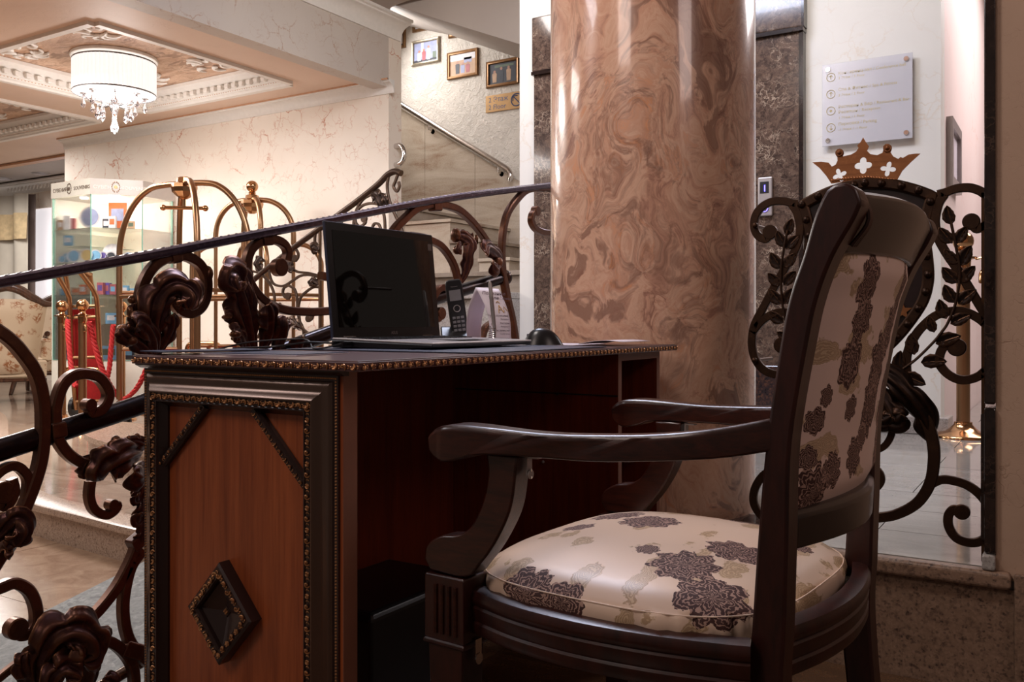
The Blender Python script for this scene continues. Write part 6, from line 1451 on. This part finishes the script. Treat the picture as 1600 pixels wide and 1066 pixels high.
# ---- souvenir cabinet
vz0, vz1, vz2 = .47, 1.96, 2.10
A_, B_, C_, D_, E_ = [Vector(p) for p in ((-8.02, 4.86, 0), (-7.42, 4.85, 0), (-7.16, 5.19, 0), (-7.22, 5.56, 0), (-8.02, 5.56, 0))]
vit = thing('souvenir_cabinet', 'lit glass souvenir cabinet with white base and lettered header by the wall', 'display cabinet', (-7.6, 5.2, 0))
ring5 = [A_, B_, C_, D_, E_]
MB().prism([p+up*.0 for p in ring5], (0, 0, vz0)).build('base_cabinet', MT['white_mdf'], vit, bevel=.004)
MB().prism([p+up*(vz1+.0) for p in ring5], (0, 0, .02)).build('header_ceiling', MT['white_mdf'], vit)
for i, (p, q, m_) in enumerate(((A_, B_, 'white_mdf'), (B_, C_, 'grey_fascia'), (C_, D_, 'grey_fascia'))):
    T = (q-p).normalized(); n_ = T.cross(up)
    MB().prism([p+up*vz1+n_*.012-T*.004, q+up*vz1+n_*.012+T*.004, q+up*vz2+n_*.012+T*.004, p+up*vz2+n_*.012-T*.004], n_*-.018).build('header_panel', MT[m_], vit)
    MB().prism([p+up*vz0, q+up*vz0, q+up*vz1, p+up*vz1], n_*-.006).build('glass_pane', MT['glass'], vit)
    MB().box((p+q)/2+up*(vz0+.001), ((q-p).length, .008, .004), Matrix((T, n_, up)).transposed()).build('glass_edge', MT['glass_edge'], vit)
    if i < 2:
        L = (q-p).length; m3 = MT['ink'] if i == 0 else MT['white']
        o = p+n_*.0135+up*(vz1+.050)
        MT['hdr'] = plain('bronze_header_letters', srgb(92, 72, 54), .5, .1, .03)
        for wd, u in (('СУВЕНИРЫ', .05), ('SOUVENIRS', .60)):
            te = text(wd, .048 if i == 0 else .044, MT['hdr'] if i == 0 else MT['white'], frame4(o+T*(L*u), T, up), vit, extrude=.001)
            te.data.transform(Matrix.Identity(4))
        em = MB(); ce = p+n_*.014+T*(L*.48)+up*(vz1+.07)
        for q_ in range(14):
            a2 = -PI/2+.35+(q_ % 7)*.42; s4 = 1 if q_ < 7 else -1; pt_ = ce+T*(s4*math.cos(a2)*.032)+up*(math.sin(a2)*.045)
            em.ball(pt_, .007, 6, (1, .4, 1.2))
        em.lathe(ce, n_, [(.016, 0), (.016, .002)], 12).build('header_emblem', MT['hdr'] if i == 0 else MT['frame_gold'], vit, kind='stuff')
for p in (A_, B_, C_, D_):
    inw = (Vector((-7.6, 5.25, 0))-p).normalized()
    MB().tube([p+inw*.005+up*vz0, p+inw*.005+up*vz1], .005, 6).build('glass_edge', MT['glass_edge'], vit)
MB().b2((-8.05, 4.87, 0), (-8.022, 5.56, vz1)).build('side_panel', MT['white_mdf'], vit)
MB().b2((-8.0, 5.545, vz0), (-7.24, 5.56, vz1)).build('mirror_back', MT['cream'], vit)
shz = [1.665, 1.36, 1.065, .80]
for z in shz: MB().prism([p*.985+Vector((-7.6, 5.22, 0))*.015+up*(z-.006) for p in ring5], (0, 0, .007)).build('glass_shelf', MT['glass_shelf'], vit)
for (px, dd) in ((130, 8.25), (180, 8.2), (150, 8.5)):
    p = at_d(px, 505, dd); p.z = vz1-.001; MB().lathe(p, (0, 0, -1), [(.028, 0), (.028, .010), (.024, .012)], 16).build('spotlight', MT['lampglow'], vit)
pl_ = bpy.data.lights.new('cabinet_spot', 'POINT'); pl_.energy = 13; pl_.color = (1, .90, .80); pl_.shadow_soft_size = .05
po2 = bpy.data.objects.new('cabinet_spot', pl_); C.objects.link(po2); po2.location = (-7.6, 5.2, 1.90)
# plates and boxes on the shelves
def plate(px, py, dd, r_, cols, label, z=None):
    c = at_d(px, py, dd)
    if z is not None: c.z = z+r_*.995+.004
    n_ = (-fw+up*.12).normalized(); t = thing('souvenir_plate', label, 'plate', c, 0, 'souvenir plates in the cabinet')
    MB().lathe(c, n_, [(.001, 0), (r_*.6, .0), (r_, .012), (r_, .015), (r_*.62, .004), (.001, .004)], 24).build('rim', MT['p_white'], t, smooth=True)
    MB().lathe(c+n_*.0135, n_, [(r_*.80, 0), (r_*.80, .001), (r_*.60, -.0005)], 24).build('printed_ring', MT[cols[0]], t)
    MB().lathe(c+n_*.0062, n_, [(r_*.58, 0), (r_*.58, .001)], 20).build('printed_centre', MT[cols[1]], t)
    R3 = Matrix((rt, n_*-1, up)).transposed()
    for k in range(3): MB().box(c+n_*.009+rt*(r_*(.28*(k-1)))-up*(r_*.12), (r_*.16, .001, r_*(.5+.12*(k % 2))), R3).build('printed_tower', MT[cols[2]], t)
PD = [(141, 352, 8.16, .098, ('p_blue', 'p_white', 'p_orange'), 'large plate with a purple ring on the top shelf', 1.665), (97, 399, 8.34, .036, ('p_sky', 'p_green', 'p_orange'), 'blue-rimmed plate at the far left of the plate shelf', 1.36), (104, 401, 8.36, .050, ('p_sky', 'p_white', 'p_dark'), 'tilted pale blue plate, second on the plate shelf', 1.36), (115, 398, 8.3, .062, ('p_sky', 'p_orange', 'p_red'), 'orange-centred plate, third on the plate shelf', 1.36),
      (135, 398, 8.2, .062, ('p_yellow', 'p_purple', 'p_sky'), 'gold-ringed purple plate near the cabinet corner', 1.36), (150, 398, 8.22, .058, ('p_sky', 'p_white', 'p_tan'), 'white plate with pale blue ring right of the corner', 1.36), (161, 394, 8.25, .050, ('p_purple', 'p_purple', 'p_yellow'), 'oval dark purple plate on the plate shelf', 1.36), (176, 389, 8.35, .090, ('p_white', 'p_tan', 'p_dark'), 'large white plate standing at the back of the shelf', 1.36),
      (174, 394, 8.25, .050, ('p_dark', 'p_tan', 'p_white'), 'dark plate leaning before the large white plate', 1.36), (190, 391, 8.3, .045, ('p_sky', 'p_blue', 'p_red'), 'small blue plate right of the dark plate', 1.36), (201, 391, 8.3, .050, ('p_sky', 'p_sky', 'p_white'), 'sky blue plate near the right end of the shelf', 1.36), (211, 392, 8.35, .035, ('p_white', 'p_white', 'p_tan'), 'small white plate at the right end of the shelf', 1.36)]
for q in PD: plate(q[0], q[1], q[2], q[3], q[4], q[5], q[6])
def boxitem(px, z, dd, w_, h, d_, m_, label, cat='box', name='souvenir_box', m2=None, tilt=0):
    w_ *= 1.25; h *= 1.25
    c = at_d(px, 505, dd); c.z = z+.003; t = thing(name, label, cat, c, 0, None)
    R3 = Matrix.Rotation(TH+tilt, 3, 'Z')
    MB().box(c+up*h/2, (w_, d_, h), R3, .002).build('body', MT[m_], t)
    if m2: MB().box(c+up*h*.55-fw*(d_/2+.0006), (w_*.7, .001, h*.45), R3).build('printed_label', MT[m2], t)
bx = [(184, 1.665, 8.3, .13, .20, .012, 'p_orange', 'large orange souvenir book on the top shelf', 'p_blue'), (167, 1.665, 8.25, .05, .075, .04, 'p_dark', 'small dark box left of the orange book', 'p_white'), (176, 1.665, 8.2, .05, .09, .03, 'p_white', 'white packet before the orange book', 'p_orange'), (205, 1.665, 8.25, .05, .06, .02, 'p_tan', 'tan card right of the orange book', 'p_green'),
      (106, 1.522, 8.33, .06, .075, .03, 'p_sky', 'blue picture box on the left small shelf', 'p_white'), (94, 1.665, 8.38, .035, .08, .03, 'p_tan', 'brown figurine box at the top left', 'p_white'), (105, 1.665, 8.38, .05, .11, .05, 'p_white', 'white bag at the top left', None), (114, 1.665, 8.35, .03, .09, .03, 'p_red', 'small red case at the top left', None),
      (98, 1.065, 8.4, .04, .05, .03, 'p_sky', 'tiny blue box on the lower shelf', None), (118, 1.065, 8.3, .06, .055, .04, 'p_tan', 'brown wicker box on the lower shelf', 'p_orange'), (129, 1.065, 8.25, .05, .075, .03, 'p_orange', 'orange frame box on the lower shelf', 'p_white'), (141, 1.065, 8.2, .04, .05, .03, 'p_tan', 'tan cube on the lower shelf', None),
      (158, 1.065, 8.25, .045, .09, .05, 'p_red', 'dark red packet right of the cabinet corner', 'p_purple'), (168, 1.065, 8.3, .045, .09, .05, 'p_purple', 'purple packet beside the red packet', 'p_red'), (178, 1.065, 8.3, .045, .08, .05, 'p_red', 'red packet with blue print behind the cart leg', 'p_sky'), (194, 1.065, 8.3, .07, .07, .03, 'p_sky', 'light blue case on the lower shelf', 'p_white'), (207, 1.065, 8.35, .05, .05, .03, 'p_sky', 'pale blue box at the right of the lower shelf', 'p_white'),
      (174, .80, 8.25, .08, .08, .02, 'p_sky', 'blue postcard stack on the bottom shelf', 'p_white'), (186, .80, 8.3, .07, .06, .02, 'p_white', 'white postcard stack on the bottom shelf', 'p_sky'), (100, .80, 8.4, .06, .09, .03, 'p_blue', 'blue book on the bottom shelf at left', None), (170, .475, 8.2, .14, .10, .02, 'p_sky', 'blue landscape book on the cabinet base', 'p_green'), (200, .475, 8.3, .09, .09, .02, 'p_dark', 'dark landscape book on the cabinet base', 'p_sky'), (104, .475, 8.4, .06, .12, .02, 'p_blue', 'tall blue book on the cabinet base', 'p_dark')]
for q in bx: boxitem(q[0], q[1], q[2], q[3], q[4], q[5], q[6], q[7], m2=q[8])
MB().b2((-8.0, 4.95, 1.513), (-7.72, 5.5, 1.519)).build('glass_shelf', MT['glass_shelf'], vit)
w_p = at_d(1117, 505, 2.06); tag(MB().b2((w_p.x-.035, w_p.y-.02, 0), (w_p.x+.03, w_p.y+.03, .035)).build('power_adapter', MT['white_mdf'], bevel=.004), 'small white power adapter on the floor under the chair', 'adapter')
# ---- chandelier under the first coffer
ch = at_d(179, 120, 7.02); cx3, cy3 = ch.x, ch.y
chd = thing('drum_chandelier', 'white pleated drum chandelier with crystal drops under the lobby coffer', 'chandelier', (cx3, cy3, 2.88))
ct = Vector((cx3, cy3, 0)); R_ = .300; zt2, zb2 = .81+(505-97)/1410*7.0, .81+(505-146)/1410*7.0
MB().lathe(ct+up*(zt2+.03), up, [(R_*1.05, -.01), (R_*1.06, .0), (R_*1.05, .012), (R_*.2, .012)], 48).build('ceiling_ring', MT['white'], chd, smooth=True)
MB().lathe(ct+up*zt2, up, [(.05, .0), (.05, 2.88-zt2)], 20).build('canopy_stem', MT['white'], chd, smooth=True)
vs = []; n = 120
o = MB(); o.grid(lambda u, v_: Vector((cx3+math.cos(2*PI*u)*(R_+.005*math.cos(n/2*2*PI*u)), cy3+math.sin(2*PI*u)*(R_+.005*math.cos(n/2*2*PI*u)), zb2+(zt2-zb2)*v_)), 400, 2, True).build('pleated_shade', MT['shade'], chd, smooth=True)
for z in (zt2, zb2): MB().lathe(ct+up*z, up, [(R_+.004, -.006), (R_+.006, 0), (R_+.004, .006)], 64, cap=False).build('shade_band', MT['grey_metal'], chd, smooth=True)
MB().lathe(ct+up*(zb2+.004), up, [(.001, -.035), (R_*.5, -.022), (R_*.97, .0)], 48, cap=False).build('diffuser', MT['shade'], chd, smooth=True)
def drop(p, s_):
    return MB().lathe(p, (0, 0, -1), [(.001, 0), (.006*s_, .012*s_), (.017*s_, .05*s_), (.014*s_, .066*s_), (.001, .078*s_)], 8).ball(p+up*.010, .008*s_, 8)
for k in range(8):
    a_ = 2*PI*k/8+.2; d_ = Vector((math.cos(a_), math.sin(a_), 0)); base = ct+up*(zb2-.04)
    MB().tube(cr([base-up*.03, base+d_*.07-up*.05, base+d_*.15-up*.04, base+d_*.20-up*.0, base+d_*.22+up*.02], 5), .007, 8).lathe(base+d_*.22+up*.012, up, [(.004, 0), (.024, .008), (.026, .012)], 14).build('crystal_arm', MT['crystal'], chd, smooth=True)
    drop(base+d_*.22-up*.005, 1.1).build('crystal_drop', MT['crystal'], chd); drop(base+d_*.12-up*.065, 1.3).build('crystal_drop', MT['crystal'], chd)
MB().lathe(ct+up*(zb2-.03), (0, 0, -1), [(.02, 0), (.03, .02), (.012, .05), (.035, .085), (.02, .12), (.006, .13)], 16).build('crystal_baluster', MT['crystal'], chd, smooth=True)
drop(ct+up*(zb2-.17), 1.8).build('crystal_drop', MT['crystal'], chd)
cl_ = bpy.data.lights.new('chandelier_bulb', 'POINT'); cl_.energy = 26; cl_.color = (1, .94, .90); cl_.shadow_soft_size = .15
clo = bpy.data.objects.new('chandelier_bulb', cl_); C.objects.link(clo); clo.location = (cx3, cy3, zb2-.30)
# relief ornaments in the coffers
for ci, (a_, b_) in enumerate(co[:2]):
    k_ = 0
    for (x, y) in ((a_+.40, cy[0]+.38), (b_-.52, cy[0]+.40), (a_+.48, cy[1]-.40), (b_-.50, cy[1]-.40)):
        o = MB()
        for q in range(9):
            an = q*.7+k_; rr = .06+.016*q
            c2 = Vector((x+math.cos(an)*rr*1.6*.7, y+math.sin(an)*rr*.8, 2.868)); pts = [c2+Vector((math.cos(an+t_*.9)*(.075-.013*t_), math.sin(an+t_*.9)*(.075-.013*t_), .0)) for t_ in np.linspace(0, 4, 9)]
            o.tube(pts, .008, 6, rs=[.006+.011*math.sin(PI*i/8) for i in range(9)])
        k_ += 1
        ob = o.build('relief_ornament', MT['white'], smooth=True); ob['kind'] = 'structure'
for px, py in ((64, 271), (4, 279), (-30, 286)):
    p = on_z(px, py, LC+.12); tag(MB().lathe(p, (0, 0, -1), [(.11, -.002), (.12, .004), (.10, .010), (.09, .004)], 24).build('downlight', MT['silver'], smooth=True), 'round silver downlight in the far lobby ceiling' + (' nearest the wall corner' if px == 64 else ' by the left picture edge' if px == 4 else ' just outside the left picture edge'), 'downlight', 'far lobby downlights')
# ---- damask seats
def armchair(c, ang, label, s_=1.0, big=False):
    t = thing('damask_armchair', label, 'armchair', c, 0); R3 = Matrix.Rotation(ang, 3, 'Z'); c = Vector(c)
    P = lambda x, y, z: c+R3 @ Vector((x*s_, y*s_, z*s_))
    hw_ = .36 if not big else .9
    # back: tapered, curved
    def bk(sgn):
        return lambda u, v_: P((-1+2*u)*hw_*(.72+.28*v_), -.28+sgn*.05*min(1, min(u, 1-u)*8)*min(1, min(v_, 1-v_)*8+.2)-.14*v_-.04*math.cos((u-.5)*PI), .30+.72*v_+(.0 if v_ < .9 else .03*math.cos((u-.5)*PI)))
    MB().grid(bk(-1), 16, 14).build('back_upholstery', MT['damask'], t, smooth=True); MB().grid(bk(1), 16, 14).build('front_upholstery', MT['damask'], t, smooth=True)
    cp_ = [P(x*hw_, -.42-.04*math.cos(x*PI/2), 1.02+z) for x, z in ((-1.12, -.02), (-.9, -.01), (-.6, .05), (-.3, .12), (0, .15), (.3, .12), (.6, .05), (.9, -.01), (1.12, -.02))]
    MB().tube(cr(cp_, 5), .035*s_, 10, rs=[(.026+.022*math.cos((i/40-.5)*PI))*s_ for i in range(41)]).build('crest_rail', MT['dark_wood2'], t, smooth=True)
    MB().grid(lambda u, v_: P((-1+2*u)*hw_, -.30+.62*v_, .44+.05*math.sin(PI*u)**.5*math.sin(PI*v_)**.5), 14, 10).build('seat_cushion', MT['damask'], t, smooth=True)
    MB().box(P(0, 0, .345), (2*hw_*s_, .62*s_, .19*s_), R3, .02).build('seat_body', MT['damask'], t)
    MB().box(P(0, 0, .235), (2*hw_*s_, .64*s_, .035*s_), R3, .008).build('seat_rail', MT['dark_wood2'], t)
    for sx in (-1, 1):
        for sy in (-1, 1):
            x, y = sx*hw_*.9, sy*.28; MB().tube(cr([P(x, y, .24), P(x*1.0, y+sy*.01, .15), P(x*1.04, y+sy*.05, .06), P(x*1.06, y+sy*.08, .0)], 4), .03*s_, 8, rs=[.034*s_*(1-.35*i/12) for i in range(13)]).build('leg', MT['dark_wood2'], t, smooth=True)
        MB().tube(cr([P(sx*hw_*1.02, -.26, .70), P(sx*hw_*1.08, -.05, .70), P(sx*hw_*1.08, .18, .67), P(sx*hw_*1.06, .26, .60), P(sx*hw_*1.02, .24, .44)], 5), .028*s_, 8).build('arm_frame', MT['dark_wood2'], t, smooth=True)
        MB().box(P(sx*hw_*1.0, 0, .53), (.09*s_, .50*s_, .24*s_), R3, .02).build('arm_upholstery', MT['damask'], t)
p = at_d(8, 505, 9.3); armchair((p.x, p.y, 0), TH+.55, 'gold damask armchair seen from behind at the left picture edge', 1.0)
p = at_d(80, 505, 10.6); armchair((p.x, p.y, 0), TH+PI+.25, 'gold damask armchair behind the souvenir cabinet, facing us', .98)
# ---- curtains
def curtain(px0, px1, Y, m_, label, nm='curtain', th=.05, z0=.05, z1=2.62, fr=26):
    a_, b_ = on_y(px0, 400, Y), on_y(px1, 400, Y)
    g_ = MB().grid(lambda u, v_: Vector((a_.x+(b_.x-a_.x)*u, Y+th*math.sin(fr*u)*(.6+.4*v_), z0+(z1-z0)*v_)), 70, 6)
    tag(g_.build(nm, m_, smooth=True, solid=.004), label, 'curtain')
curtain(-70, 40, 7.10, MT['curtain'], 'pale beige curtain with gold border at the far lobby window')
curtain(37, 56, 7.22, MT['curtain_dark'], 'narrow taupe curtain beside the pale one', th=.03, fr=10)
a_, b_ = on_y(-70, 400, 7.04), on_y(38, 400, 7.04)
MB().grid(lambda u, v_: Vector((a_.x+(b_.x-a_.x)*u, 7.045+.05*math.sin(26*u)*(.6+.4*v_), 1.98+.36*v_)), 70, 3).build('valance_border', plain('gold_valance', srgb(206, 182, 142), .8, var=.2, nsc=12), bpy.data.objects['curtain'], smooth=True)
